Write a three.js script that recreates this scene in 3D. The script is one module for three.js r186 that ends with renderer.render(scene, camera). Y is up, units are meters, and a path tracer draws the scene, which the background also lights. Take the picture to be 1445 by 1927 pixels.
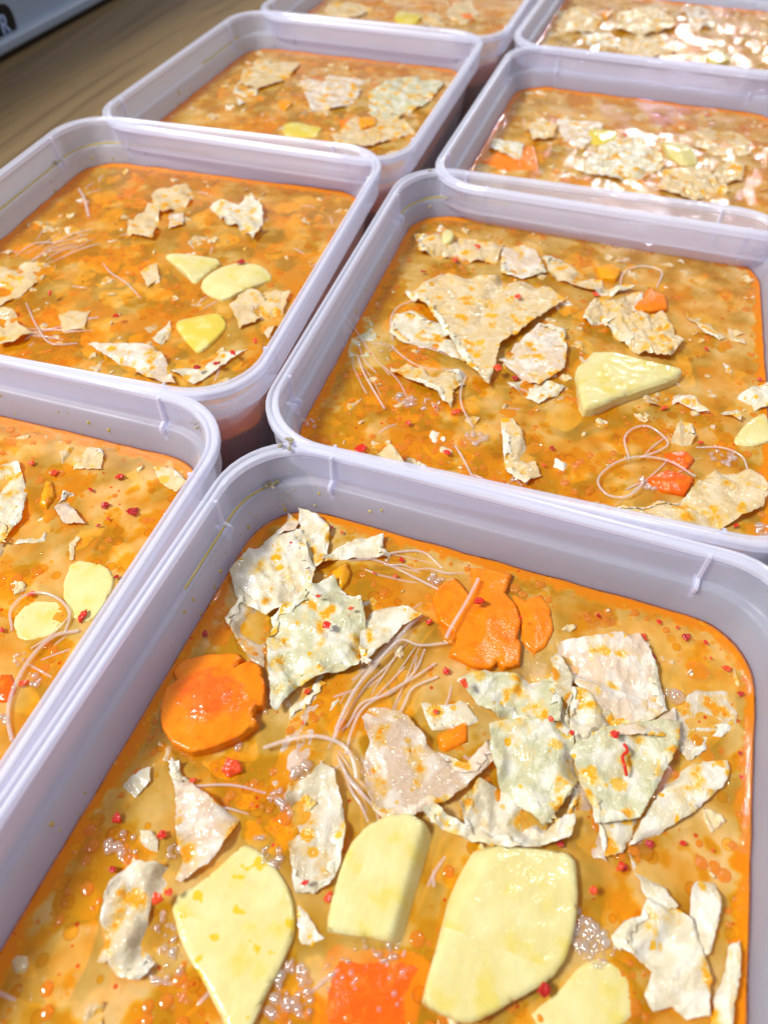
import * as THREE from 'three';
import { mergeGeometries, mergeVertices, toCreasedNormals } from 'three/addons/utils/BufferGeometryUtils.js';
import { RoundedBoxGeometry } from 'three/addons/geometries/RoundedBoxGeometry.js';
import { RectAreaLightUniformsLib } from 'three/addons/lights/RectAreaLightUniformsLib.js';
import { createNoise2D, createNoise3D } from 'simplex-noise';

// ---------------------------------------------------------------- camera, light, exposure
const scene = new THREE.Scene();
const camera = new THREE.PerspectiveCamera(71.47, 767 / 1024, 0.005, 20);
camera.position.set(0.00537, 0.10712, 0.02978);
camera.up.set(-0.2570, 0.6376, -0.7262);
camera.lookAt(0.00537 - 0.2163, 0.10712 - 0.77035, 0.02978 - 0.59981);
camera.focus = 0.15;
camera.userData.fStop = 17;
scene.add(camera);
const renderer = new THREE.WebGLRenderer({ antialias: true });
renderer.toneMapping = THREE.LinearToneMapping;
renderer.toneMappingExposure = 0.92;
renderer.shadowMap.enabled = true;
RectAreaLightUniformsLib.init();
scene.background = new THREE.Color().setRGB(0.32, 0.33, 0.385);        // the pale kitchen all round, even and dim

function ceilingLamp(label, x, y, z, tx, ty, tz, w, h, strength, color) {
  const lamp = new THREE.Group(); lamp.name = numbered('ceiling_lamp'); scene.add(lamp);
  lamp.position.set(x, y, z); lamp.lookAt(tx, ty, tz);                // +z of the group looks at the tubs
  lamp.userData = { label, category: 'lamp' };
  const housing = new THREE.Mesh(new THREE.BoxGeometry(w + 0.03, h + 0.03, 0.04), new THREE.MeshStandardMaterial({ color: 0xd8d8d8, roughness: 0.6 }));
  housing.name = 'housing'; housing.position.z = -0.024; lamp.add(housing);
  const glow = new THREE.Mesh(new THREE.PlaneGeometry(w, h), new THREE.MeshStandardMaterial({ color: 0x111111, emissive: new THREE.Color(...color), emissiveIntensity: 1.5 }));
  glow.name = 'diffuser'; glow.position.z = -0.002; lamp.add(glow);
  const light = new THREE.RectAreaLight(new THREE.Color(...color), strength, w, h);
  light.name = 'lamp_light'; light.position.z = 0.004; light.rotation.y = Math.PI; lamp.add(light);
}
const taken = {};
function numbered(name) { const n = taken[name] = (taken[name] ?? -1) + 1; return n ? name + '_' + String(n).padStart(3, '0') : name; }
ceilingLamp('broad white ceiling lamp hanging over the tubs', -0.60, 0.86, 0.30, -0.04, 0, -0.14, 0.24, 0.18, 125, [1, 0.98, 0.97]);
ceilingLamp('small white ceiling lamp further along the room', 0.05, 1.12, -2.9, 0.0, 0, -0.3, 0.20, 0.06, 320, [1, 0.99, 0.98]);
ceilingLamp('little bright ceiling spot between the two larger lamps', 0.138, 0.98, -0.505, 0, 0, -0.02, 0.035, 0.035, 520, [1, 0.99, 0.97]);

// ---------------------------------------------------------------- helpers
function rng(seed) { return () => { seed = (seed + 0x6d2b79f5) | 0; let t = Math.imul(seed ^ (seed >>> 15), 1 | seed); t = (t + Math.imul(t ^ (t >>> 7), 61 | t)) ^ t; return ((t ^ (t >>> 14)) >>> 0) / 4294967296; }; }
const R = rng(77), n2 = createNoise2D(rng(5)), n3 = createNoise3D(rng(9));
const fbm = (x, y, o = 4) => { let s = 0, a = 0.5; for (let i = 0; i < o; i++) { s += a * n2(x, y); x = x * 2.03 + 17.1; y = y * 2.03 - 9.7; a *= 0.5; } return s; };
const clamp = (x, a = 0, b = 1) => Math.min(b, Math.max(a, x)), smooth = (a, b, x) => { const t = clamp((x - a) / (b - a)); return t * t * (3 - 2 * t); }, mix = (a, b, t) => a + (b - a) * t;
const mm = 0.001;
function mesh(name, geometry, material, parent) {
  const m = new THREE.Mesh(geometry, material); m.name = parent === scene ? numbered(name) : name; m.castShadow = m.receiveShadow = true; parent.add(m); return m;
}
function tag(o, label, category, group, kind) { o.userData.label = label; if (category) o.userData.category = category; if (group) o.userData.group = group; if (kind) o.userData.kind = kind; return o; }
function dataTexture(w, h, fill, srgb, repeat = true) {
  const d = new Uint8Array(w * h * 4), c = [0, 0, 0, 1];
  for (let y = 0; y < h; y++) for (let x = 0; x < w; x++) { fill(x, y, c); const i = (y * w + x) * 4; for (let k = 0; k < 3; k++) d[i + k] = clamp(c[k]) * 255; d[i + 3] = 255; }
  const t = new THREE.DataTexture(d, w, h); t.magFilter = THREE.LinearFilter; t.minFilter = THREE.LinearFilter;
  t.wrapS = t.wrapT = repeat ? THREE.RepeatWrapping : THREE.ClampToEdgeWrapping; if (srgb) t.colorSpace = THREE.SRGBColorSpace; t.needsUpdate = true; return t;
}
const lerp3 = (c, b, t) => { for (let k = 0; k < 3; k++) c[k] += (b[k] - c[k]) * t; };

// a rounded rectangle as points in mm, n per corner and per side, anticlockwise seen from above (x, z with z toward the viewer)
function roundedRect(hw, hl, r, nc = 10, ns = 14) {
  const p = [];
  for (let k = 0; k < 4; k++) {
    const sx = [1, -1, -1, 1][k], sz = [1, 1, -1, -1][k], a0 = k * Math.PI / 2;
    for (let i = 0; i <= nc; i++) { const a = a0 + i / nc * Math.PI / 2; p.push([sx * (hw - r) + r * Math.cos(a), sz * (hl - r) + r * Math.sin(a)]); }
    const k2 = (k + 1) % 4, q = p[p.length - 1], e = [[1, -1, -1, 1][k2] * (hw - r) + r * Math.cos(k2 * Math.PI / 2), [1, 1, -1, -1][k2] * (hl - r) + r * Math.sin(k2 * Math.PI / 2)];
    for (let i = 1; i < ns; i++) p.push([mix(q[0], e[0], i / ns), mix(q[1], e[1], i / ns)]);
  }
  return p;
}

// ---------------------------------------------------------------- the tubs' places (mm) and how full each is
const HW = 60, HL = 66.9, CR = 17.1, DEEP = 52;
const TUBS = {
  T1: { at: [-2.1, 0], turn: 0, water: -16, wide: 0.965 },
  T2: { at: [-4.5, -133.6], turn: 0.0503, water: -13.5 },
  T3: { at: [-130.1, -133.9], turn: 0.0793, water: -14.5 },
  T4: { at: [-121.4, -2.8], turn: 0.0366, water: -16 },
  T5: { at: [-130.6, -259.3], turn: 0.0304, water: -14.5 },
  T6: { at: [0.1, -254.5], turn: 0.0088, water: -14.5 },
  T7: { at: [-126.8, -384.8], turn: 0.0176, water: -14 },
  T8: { at: [-2.3, -383.6], turn: -0.013, water: -12 },
};
const NICK = { T1: 'front tub', T2: 'second tub', T3: 'outer second tub', T4: 'outer front tub', T5: 'outer third tub', T6: 'third tub', T7: 'outer far tub', T8: 'far tub' };
const local = (t, x, z) => { const c = Math.cos(t.turn), s = Math.sin(t.turn), dx = x - t.at[0], dz = z - t.at[1]; return [(dx * c - dz * s) / (t.wide ?? 1), dx * s + dz * c]; };
const inset = (y) => y > -8.4 ? 4.6 : 4.6 + (-8.4 - y) * 0.15;            // of the inner face of the wall, mm
const cornerAt = (ins) => Math.max(6, CR - ins * 0.55);
const edgeDistance = (x, z, ins) => { const r = cornerAt(ins), qx = Math.abs(x) - (HW - ins - r), qz = Math.abs(z) - (HL - ins - r); return r - Math.hypot(Math.max(qx, 0), Math.max(qz, 0)) - Math.min(Math.max(qx, qz), 0); };

// ---------------------------------------------------------------- table
const woodMap = dataTexture(768, 512, (x, y, c) => {
  const u = x / 768, v = y / 512, warp = fbm(u * 1.2, v * 3, 2) * 0.3, line = fbm(u * 1.6, v * 34 + warp * 5, 5), fine = fbm(u * 10, v * 200, 2), band = fbm(u * 1.1, v * 6 + warp, 2);
  c[0] = 0.50; c[1] = 0.415; c[2] = 0.28;
  lerp3(c, [0.32, 0.24, 0.14], smooth(-0.1, 0.6, line) * 0.45); lerp3(c, [0.56, 0.45, 0.28], smooth(0.0, 0.5, band) * 0.5); lerp3(c, [0.36, 0.28, 0.18], smooth(0.1, 0.6, fine) * 0.35);
}, true);
const woodBump = dataTexture(512, 512, (x, y, c) => { c[0] = c[1] = c[2] = 0.5 + 0.4 * fbm(x / 60, y / 2.2, 3); }, false);
const table = mesh('table_top', new THREE.BoxGeometry(2.6, 0.03, 2.6), new THREE.MeshStandardMaterial({ color: new THREE.Color().setRGB(0.020, 0.022, 0.034), roughness: 0.45, bumpMap: dataTexture(256, 256, (x, y, c) => { c[0] = c[1] = c[2] = 0.5 + 0.4 * n2(x / 3, y / 3); }, false), bumpScale: 0.0003 }), scene);
table.position.set(0, -DEEP * mm - 0.0155, -0.4); table.userData = { kind: 'structure', label: 'dark navy work top under the tubs and the wooden board' };
{
  const s = new THREE.Shape(), x0 = -0.95, x1 = -0.2, z0 = -0.52, z1 = 0.35, r = 0.03;
  s.moveTo(x0, -z1); s.lineTo(x1, -z1); s.lineTo(x1 - 0.012, -z0 - r); s.quadraticCurveTo(x1 - 0.012, -z0, x1 - 0.012 - r, -z0); s.lineTo(x0, -z0); s.closePath();
  const g = new THREE.ExtrudeGeometry(s, { depth: 0.014, bevelEnabled: true, bevelThickness: 0.002, bevelSize: 0.002, bevelSegments: 3, curveSegments: 10 });
  g.rotateX(-Math.PI / 2); g.translate(0, -DEEP * mm + 0.0024, 0);
  const p = g.attributes.position, uv = g.attributes.uv; for (let i = 0; i < p.count; i++) uv.setXY(i, p.getZ(i) / 0.5, p.getX(i) / 0.3);
  tag(mesh('wooden_board', g, new THREE.MeshStandardMaterial({ map: woodMap, bumpMap: woodBump, bumpScale: 0.0004, roughness: 0.5 }), scene), 'brown wooden board with wavy grain lying beside the tubs', 'board');
}
// ---------------------------------------------------------------- the white box with the black badge
{
  const box = new THREE.Group(); box.name = 'white_box'; scene.add(box); tag(box, 'pale grey white box with a black rounded badge standing on the wooden board', 'box');
  const y0 = -DEEP * mm + 0.0184, at = [-0.3403, y0, -0.375];
  box.position.set(...at); box.rotation.y = Math.PI / 2 + 0.03;
  const body = new RoundedBoxGeometry(0.62, 0.16, 0.3, 4, 0.004); body.translate(0.02, 0.0802, -0.15);
  const white = new THREE.MeshPhysicalMaterial({ color: new THREE.Color().setRGB(0.34, 0.41, 0.52), roughness: 0.35, clearcoat: 0.3, clearcoatRoughness: 0.3 });
  mesh('body', body, white, box);
  const lip = new RoundedBoxGeometry(0.624, 0.006, 0.012, 3, 0.002); lip.translate(0.02, 0.006, 0); mesh('lower_edge', lip, white, box);
  const cv = document.createElement('canvas'); cv.width = 512; cv.height = 140; const k = cv.getContext('2d');
  k.fillStyle = '#05060a'; k.fillRect(0, 0, 512, 140); k.fillStyle = '#a9bfe6'; k.font = 'bold 100px sans-serif'; k.textAlign = 'right'; k.textBaseline = 'alphabetic'; k.fillText('R', 464, 106);
  const tex = new THREE.CanvasTexture(cv); tex.colorSpace = THREE.SRGBColorSpace;
  const b = new THREE.Shape(), w = 0.06, h = 0.0165, r = 0.0078; b.moveTo(-w / 2 + r, -h / 2); b.lineTo(w / 2 - r, -h / 2); b.quadraticCurveTo(w / 2, -h / 2, w / 2, -h / 2 + r); b.lineTo(w / 2, h / 2 - r); b.quadraticCurveTo(w / 2, h / 2, w / 2 - r, h / 2); b.lineTo(-w / 2 + r, h / 2); b.quadraticCurveTo(-w / 2, h / 2, -w / 2, h / 2 - r); b.lineTo(-w / 2, -h / 2 + r); b.quadraticCurveTo(-w / 2, -h / 2, -w / 2 + r, -h / 2);
  const bg = new THREE.ExtrudeGeometry(b, { depth: 0.0008, bevelEnabled: false }); { const p = bg.attributes.position; for (let i = 0; i < p.count; i++) bg.attributes.uv.setXY(i, p.getX(i) / w + 0.5, p.getY(i) / h + 0.5); }
  bg.translate(-0.0735, 0.0138, 0.0003); mesh('badge', bg, new THREE.MeshPhysicalMaterial({ map: tex, roughness: 0.3 }), box).userData.label = 'black rounded badge with white letters';
}

// ---------------------------------------------------------------- tubs
const plastic = new THREE.MeshPhysicalMaterial({ color: new THREE.Color().setRGB(0.91, 0.92, 1.0), roughness: 0.48, transmission: 0.82, thickness: 0, ior: 1.49, bumpMap: dataTexture(256, 256, (x, y, c) => { c[0] = c[1] = c[2] = 0.5 + 0.3 * fbm(x / 20, y / 20, 3); }, false), bumpScale: 0.00008 });
const plasticThick = new THREE.MeshPhysicalMaterial({ color: new THREE.Color().setRGB(0.91, 0.92, 1.0), roughness: 0.28, transmission: 0.60, thickness: 0, ior: 1.49 });
function sweep(profile, closed) {                                          // [inset, y] pairs, mm, swept round the tub's outline
  const rings = profile.map(([ins, y]) => roundedRect(HW - ins, HL - ins, cornerAt(ins)).map(([x, z]) => [x, y, z])), n = rings[0].length, m = rings.length, pos = [], idx = [], uv = [];
  rings.forEach((r, j) => r.forEach((p, i) => { pos.push(p[0] * mm, p[1] * mm, p[2] * mm); uv.push(i / 20, p[1] / 20 + j / 40); }));
  for (let j = 0; j < (closed ? m : m - 1); j++) for (let i = 0; i < n; i++) { const a = j * n + i, b = j * n + (i + 1) % n, c = ((j + 1) % m) * n + i, d = ((j + 1) % m) * n + (i + 1) % n; idx.push(a, c, b, b, c, d); }
  return { pos, idx, uv, n, m };
}
function tubGeometry() {
  const rim = [[1.5, -9.0], [1.0, -9.0], [0.85, -8.7], [0.84, -2.9], [1.2, -2.6], [2.5, -1.8], [2.62, -2.0], [2.7, -7.2], [2.85, -7.7], [3.2, -7.95], [4.0, -8.05], [4.4, -8.15], [4.6, -8.5]];
  for (let y = -12; y > -DEEP + 3; y -= 6) rim.push([inset(y), y]);
  rim.push([inset(-DEEP + 3), -DEEP + 3], [inset(-DEEP) + 1.0, -DEEP + 1.4], [inset(-DEEP) + 3, -DEEP + 0.9]);
  const inner = rim.length; rim.push([inset(-DEEP) + 3, -DEEP + 0.1], [inset(-DEEP) + 0.6, -DEEP + 0.4], [inset(-DEEP) - 0.8, -DEEP + 2], [3.9, -9.2], [3.4, -9.0]);
  const s = sweep(rim, true);
  for (const j of [inner - 1, inner]) {                                    // the floor, inside and underneath
    const c = s.pos.length / 3; s.pos.push(0, rim[j][1] * mm, 0); s.uv.push(0, 0);
    for (let i = 0; i < s.n; i++) { const a = j * s.n + i, b = j * s.n + (i + 1) % s.n; if (j === inner) s.idx.push(c, a, b); else s.idx.push(c, b, a); }
  }
  const g = new THREE.BufferGeometry(); g.setAttribute('position', new THREE.Float32BufferAttribute(s.pos, 3)); g.setAttribute('uv', new THREE.Float32BufferAttribute(s.uv, 2)); g.setIndex(s.idx);
  return toCreasedNormals(g, 0.9);
}
const tubShape = tubGeometry();
const rimShape = (() => { const s = sweep([[0.8, -2.6], [0.2, -2.3], [0, -2.0], [0, -0.5], [0.2, -0.1], [0.55, 0], [0.9, -0.1], [1.1, -0.5], [1.3, -0.6], [1.6, -0.55], [1.8, -0.2], [2.1, -0.05], [2.4, -0.2], [2.55, -0.6], [2.6, -1.4], [2.4, -1.7], [1.2, -2.45]], true), g = new THREE.BufferGeometry(); g.setAttribute('position', new THREE.Float32BufferAttribute(s.pos, 3)); g.setAttribute('uv', new THREE.Float32BufferAttribute(s.uv, 2)); g.setIndex(s.idx); return toCreasedNormals(g, 0.9); })();
const ribShape = (() => {                                                  // a stacking rib: down the collar, over the ledge, ending in a small tip
  const s = new THREE.Shape(); s.moveTo(-2.0, -0.35); s.lineTo(-3.05, -0.45); s.lineTo(-3.3, -7.0); s.lineTo(-4.9, -7.5); s.lineTo(-5.2, -8.1); s.lineTo(-5.0, -9.3); s.lineTo(-4.6, -9.6); s.lineTo(-4.55, -8.3); s.lineTo(-2.75, -7.6); s.lineTo(-2.5, -0.7); s.closePath();
  const g = new THREE.ExtrudeGeometry(s, { depth: 0.5, bevelEnabled: true, bevelSize: 0.15, bevelThickness: 0.15, bevelSegments: 2 }); g.translate(0, 0, -0.25); g.scale(mm, mm, mm); return g;
})();
const gussetShape = (() => { const s = new THREE.Shape(); s.moveTo(-0.9, -8.9); s.lineTo(-1.0, -9.15); s.lineTo(-4.2, -12.4); s.lineTo(-4.4, -9.25); s.closePath(); const g = new THREE.ExtrudeGeometry(s, { depth: 0.7, bevelEnabled: false }); g.translate(0, 0, -0.35); g.scale(mm, mm, mm); return g; })();
const TUB_LABELS = {
  T1: 'clear lilac plastic tub holding the three big potato chunks', T2: 'clear plastic tub holding one lone potato wedge', T3: 'clear plastic tub holding a touching potato pair and a round potato',
  T4: 'clear plastic tub cut off by the picture edge beside the big potatoes', T5: 'blurred clear plastic tub whose outer wall faces the wooden board', T6: 'blurred clear plastic tub with glistening soup and a potato triangle',
  T7: 'blurred clear plastic tub at the end of the outer row', T8: 'blurred sparkling clear plastic tub at the end of its row',
};
const TUB_OBJECTS = {};
for (const [k, t] of Object.entries(TUBS)) {
  const g = new THREE.Group(); g.name = numbered('plastic_tub'); scene.add(g); TUB_OBJECTS[k] = g;
  g.position.set(t.at[0] * mm, 0, t.at[1] * mm); g.rotation.y = t.turn; g.scale.x = t.wide ?? 1;
  tag(g, TUB_LABELS[k], 'tub', 'clear plastic tubs set out in two rows');
  mesh('shell', tubShape, plastic, g); mesh('rim', rimShape, plasticThick, g);
  for (const [sx, sz] of [[1, 1], [-1, 1], [1, -1], [-1, -1]]) {
    for (const side of [0, 1]) {
      const o = new THREE.Group(), off = side ? 21.5 : 20.5;
      for (const [name, shape] of [['rib', ribShape], ['gusset', gussetShape]]) {
        const m = mesh(name, shape, plasticThick, g);
        if (side) { m.position.set(sx * HW * mm, 0, sz * (HL - off) * mm); m.rotation.y = sx > 0 ? 0 : Math.PI; } else { m.position.set(sx * (HW - off) * mm, 0, sz * HL * mm); m.rotation.y = sz > 0 ? -Math.PI / 2 : Math.PI / 2; }
      }
    }
  }
}

// ---------------------------------------------------------------- soup
const BUBBLES = {}, DROPS = {};
const LOOK = {                                                             // share of murk, of oil, and how rough the skin of the soup is
  T1: { murk: 0.44, oil: 0.6, wave: 0.25, size: 1536, lean: [-0.06, 0.05] }, T2: { murk: 0.40, oil: 0.8, wave: 0.3, size: 1280, lean: [-0.20, 0.14] }, T3: { murk: 0.14, oil: 0.85, wave: 0.2, size: 1024, lean: [-0.22, 0.08] }, T4: { murk: 0.45, oil: 0.5, wave: 0.2, size: 1024 },
  T5: { murk: 0.4, oil: 0.7, wave: 0.5, size: 768 }, T6: { murk: 0.6, oil: 0.4, wave: 1.0, size: 768 }, T7: { murk: 0.65, oil: 0.4, wave: 0.7, size: 512 }, T8: { murk: 0.65, oil: 0.4, wave: 1.1, size: 512 },
};
function waterHeight(k, x, z) {                                            // mm above the level, local
  const s = LOOK[k].wave, o = k.charCodeAt(1) * 13.7, ins = inset(TUBS[k].water), d = edgeDistance(x, z, ins);
  return s * (0.35 * n2(x / 14 + o, z / 14) + 0.22 * n2(x / 5 + o, z / 5) + (s > 0.4 ? 0.10 * n2(x / 2.1, z / 2.1 + o) : 0)) * smooth(0, 4, d) + (0.45 + 0.35 * n2(x / 9 + o, z / 9 + 5)) * Math.exp(-Math.max(d, 0) / 0.9);
}
function soupTextures(k) {
  const L = LOOK[k], N = L.size, o = k.charCodeAt(1) * 31.3, r = rng(k.charCodeAt(1) * 97), ins = inset(TUBS[k].water), W = 2 * HW, H = 2 * HL;
  const drop = new Float32Array(N * N), rimOf = new Float32Array(N * N), speck = new Float32Array(N * N);
  const lean = L.lean ?? [0, 0], patch = (x, z) => 0.5 + 0.75 * fbm(x / 26 + o, z / 26 - o, 3) + lean[0] * x / HW + lean[1] * z / HL;        // 0..1: where oil gathers
  const stamp = (cx, cz, rad, buffer, value, ring) => {
    const px = (cx / W + 0.5) * N, py = (cz / H + 0.5) * N, rp = rad / W * N, q = rad / H * N;
    for (let y = Math.max(0, Math.floor(py - q - 1)); y <= Math.min(N - 1, py + q + 1); y++) for (let x = Math.max(0, Math.floor(px - rp - 1)); x <= Math.min(N - 1, px + rp + 1); x++) {
      const d = Math.hypot((x - px) / rp, (y - py) / q); if (d < 1) { buffer[y * N + x] = Math.max(buffer[y * N + x], value * smooth(1, 0.86, d)); if (ring) rimOf[y * N + x] = Math.max(rimOf[y * N + x] * (d < 0.8 ? 0 : 1), smooth(0.72, 0.97, d)); }
    }
  };
  for (let i = 0, n = 5200 * L.oil; i < n; i++) { const x = (r() - 0.5) * W, z = (r() - 0.5) * H, p = patch(x, z), e = edgeDistance(x, z, ins); if (r() < smooth(0.42, 0.8, p) * 0.9 + (e < 7 ? 0.45 : 0) + 0.06) stamp(x, z, (0.15 + 1.25 * r() ** 3.2) * (0.6 + 0.6 * p), drop, 0.55 + 0.45 * r(), true); }
  for (let i = 0; i < 700; i++) { const x = (r() - 0.5) * W, z = (r() - 0.5) * H; stamp(x, z, 0.12 + 0.3 * r() ** 2, speck, r() < 0.35 ? 1 : 0.4, false); }
  const G = 300, field = (f) => { const g = new Float32Array((G + 2) * (G + 2)); for (let j = 0; j <= G + 1; j++) for (let i = 0; i <= G + 1; i++) g[j * (G + 2) + i] = f((i / G - 0.5) * W, (j / G - 0.5) * H); return (x, z) => { const u = clamp((x / W + 0.5) * G, 0, G), v = clamp((z / H + 0.5) * G, 0, G), i = Math.floor(u), j = Math.floor(v), q = j * (G + 2) + i; return mix(mix(g[q], g[q + 1], u - i), mix(g[q + G + 2], g[q + G + 3], u - i), v - j); }; };
  const fPatch = field(patch), fCloud = field((x, z) => fbm(x / 17 - o, z / 17 + o, 4)), fCurd = field((x, z) => fbm(x / 3.1, z / 3.1 + o, 3)), fWob = field((x, z) => fbm(x / 6 + o, z / 6, 3)), fYellow = field((x, z) => fbm(x / 22 + 40, z / 22 - o, 2)), fDeep = field((x, z) => fbm(x / 9 + o, z / 9 + 71, 3));
  const at = (px, py, c, what) => {
    const x = (px / N - 0.5) * W, z = (py / N - 0.5) * H, e = edgeDistance(x, z, ins), p = fPatch(x, z), i = py * N + px, cloud = fCloud(x, z), curd = fCurd(x, z), wob = fWob(x, z);
    const film = smooth(0.62 - 0.14 * L.oil, 0.72, p + 0.28 * wob), band = smooth(3.1 + 2.4 * wob, 1.7 + 1.6 * wob, e), murk = clamp(L.murk + cloud * 0.9) * (1 - 0.8 * film) * (1 - band);
    if (what) { c[0] = clamp(0.73 - 0.36 * murk - 0.04 * film - 0.34 * band); return; }
    c[0] = 0.98; c[1] = 0.765; c[2] = 0.20;
    lerp3(c, [0.95, 0.81, 0.34], smooth(-0.1, 0.5, fYellow(x, z)) * 0.55);   // yellower broth
    lerp3(c, [0.955, 0.81, 0.53], murk);                                      // pale tan cloud of fine solids
    lerp3(c, [0.91, 0.71, 0.38], smooth(0.1, 0.6, curd) * 0.5 * murk);
    lerp3(c, [0.98, 0.72, 0.10], film * 0.88);                               // orange chili oil
    lerp3(c, [0.96, 0.58, 0.04], band);
    lerp3(c, [0.98, 0.62, 0.06], smooth(0.3, 0.7, fDeep(x, z)) * 0.5 * band + 0.25 * smooth(0.35, 0.7, fDeep(x, z)) * film);
    lerp3(c, [0.97, 0.66, 0.05], drop[i] * 0.9); lerp3(c, [0.62, 0.33, 0.02], rimOf[i] * drop[i] * 0.55);
    if (speck[i] > 0.6) lerp3(c, [0.92, 0.28, 0.05], 0.75); else if (speck[i] > 0.1) lerp3(c, [0.96, 0.86, 0.62], 0.5);
  };
  const map = dataTexture(N, N, (x, y, c) => at(x, y, c, 0), true, false), M = 384;
  const through = dataTexture(M, M, (x, y, c) => { at(Math.floor(x * N / M), Math.floor(y * N / M), c, 1); c[1] = c[2] = c[0]; }, false, false);
  return { map, through, patch, ins };
}
const bumpWet = dataTexture(512, 512, (x, y, c) => { c[0] = c[1] = c[2] = 0.5 + 0.35 * fbm(x / 34, y / 34, 4) + 0.12 * n2(x / 7, y / 7); }, false);
const murkMap = dataTexture(256, 256, (x, y, c) => { const f = fbm(x / 50, y / 50, 4); c[0] = 0.93; c[1] = 0.69; c[2] = 0.32; lerp3(c, [0.91, 0.62, 0.18], smooth(-0.1, 0.5, f)); lerp3(c, [0.95, 0.80, 0.50], smooth(0.1, 0.6, -f)); }, true);
const SOUP_LABELS = {
  T1: 'clear orange soup around the big potatoes and cream tofu skins', T2: 'murky tan and orange soup around a single potato wedge', T3: 'amber soup around a potato pair', T4: 'yellow tan soup with round orange oil drops beside a noodle ring',
  T5: 'brown orange soup in the tub nearest the wooden board', T6: 'glistening pinkish tan soup around a pale potato triangle', T7: 'tan soup with one yellow potato at the end of the outer row', T8: 'sparkling tan soup at the end of its row',
};
const drops = new THREE.SphereGeometry(1, 14, 8), dropMaterial = new THREE.MeshPhysicalMaterial({ color: new THREE.Color().setRGB(0.95, 0.50, 0.03), roughness: 0.03, transmission: 0.72, thickness: 0, ior: 1.46 });
const bubbleMaterial = new THREE.MeshPhysicalMaterial({ color: new THREE.Color().setRGB(0.98, 0.94, 0.86), roughness: 0.02, transmission: 0.86, thickness: 0, ior: 2.2 });
function instances(name, geometry, material, list, parent, label) {
  const m = new THREE.InstancedMesh(geometry, material, list.length), d = new THREE.Object3D();
  list.forEach(([x, y, z, sx, sy, sz, a], i) => { d.position.set(x * mm, y * mm, z * mm); d.scale.set(sx * mm, sy * mm, (sz ?? sx) * mm); d.rotation.y = a ?? 0; d.updateMatrix(); m.setMatrixAt(i, d.matrix); });
  m.name = name; m.userData.kind = 'stuff'; if (label) m.userData.label = label; m.castShadow = m.receiveShadow = true; parent.add(m); return m;
}
const SOUPS = {};
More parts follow.
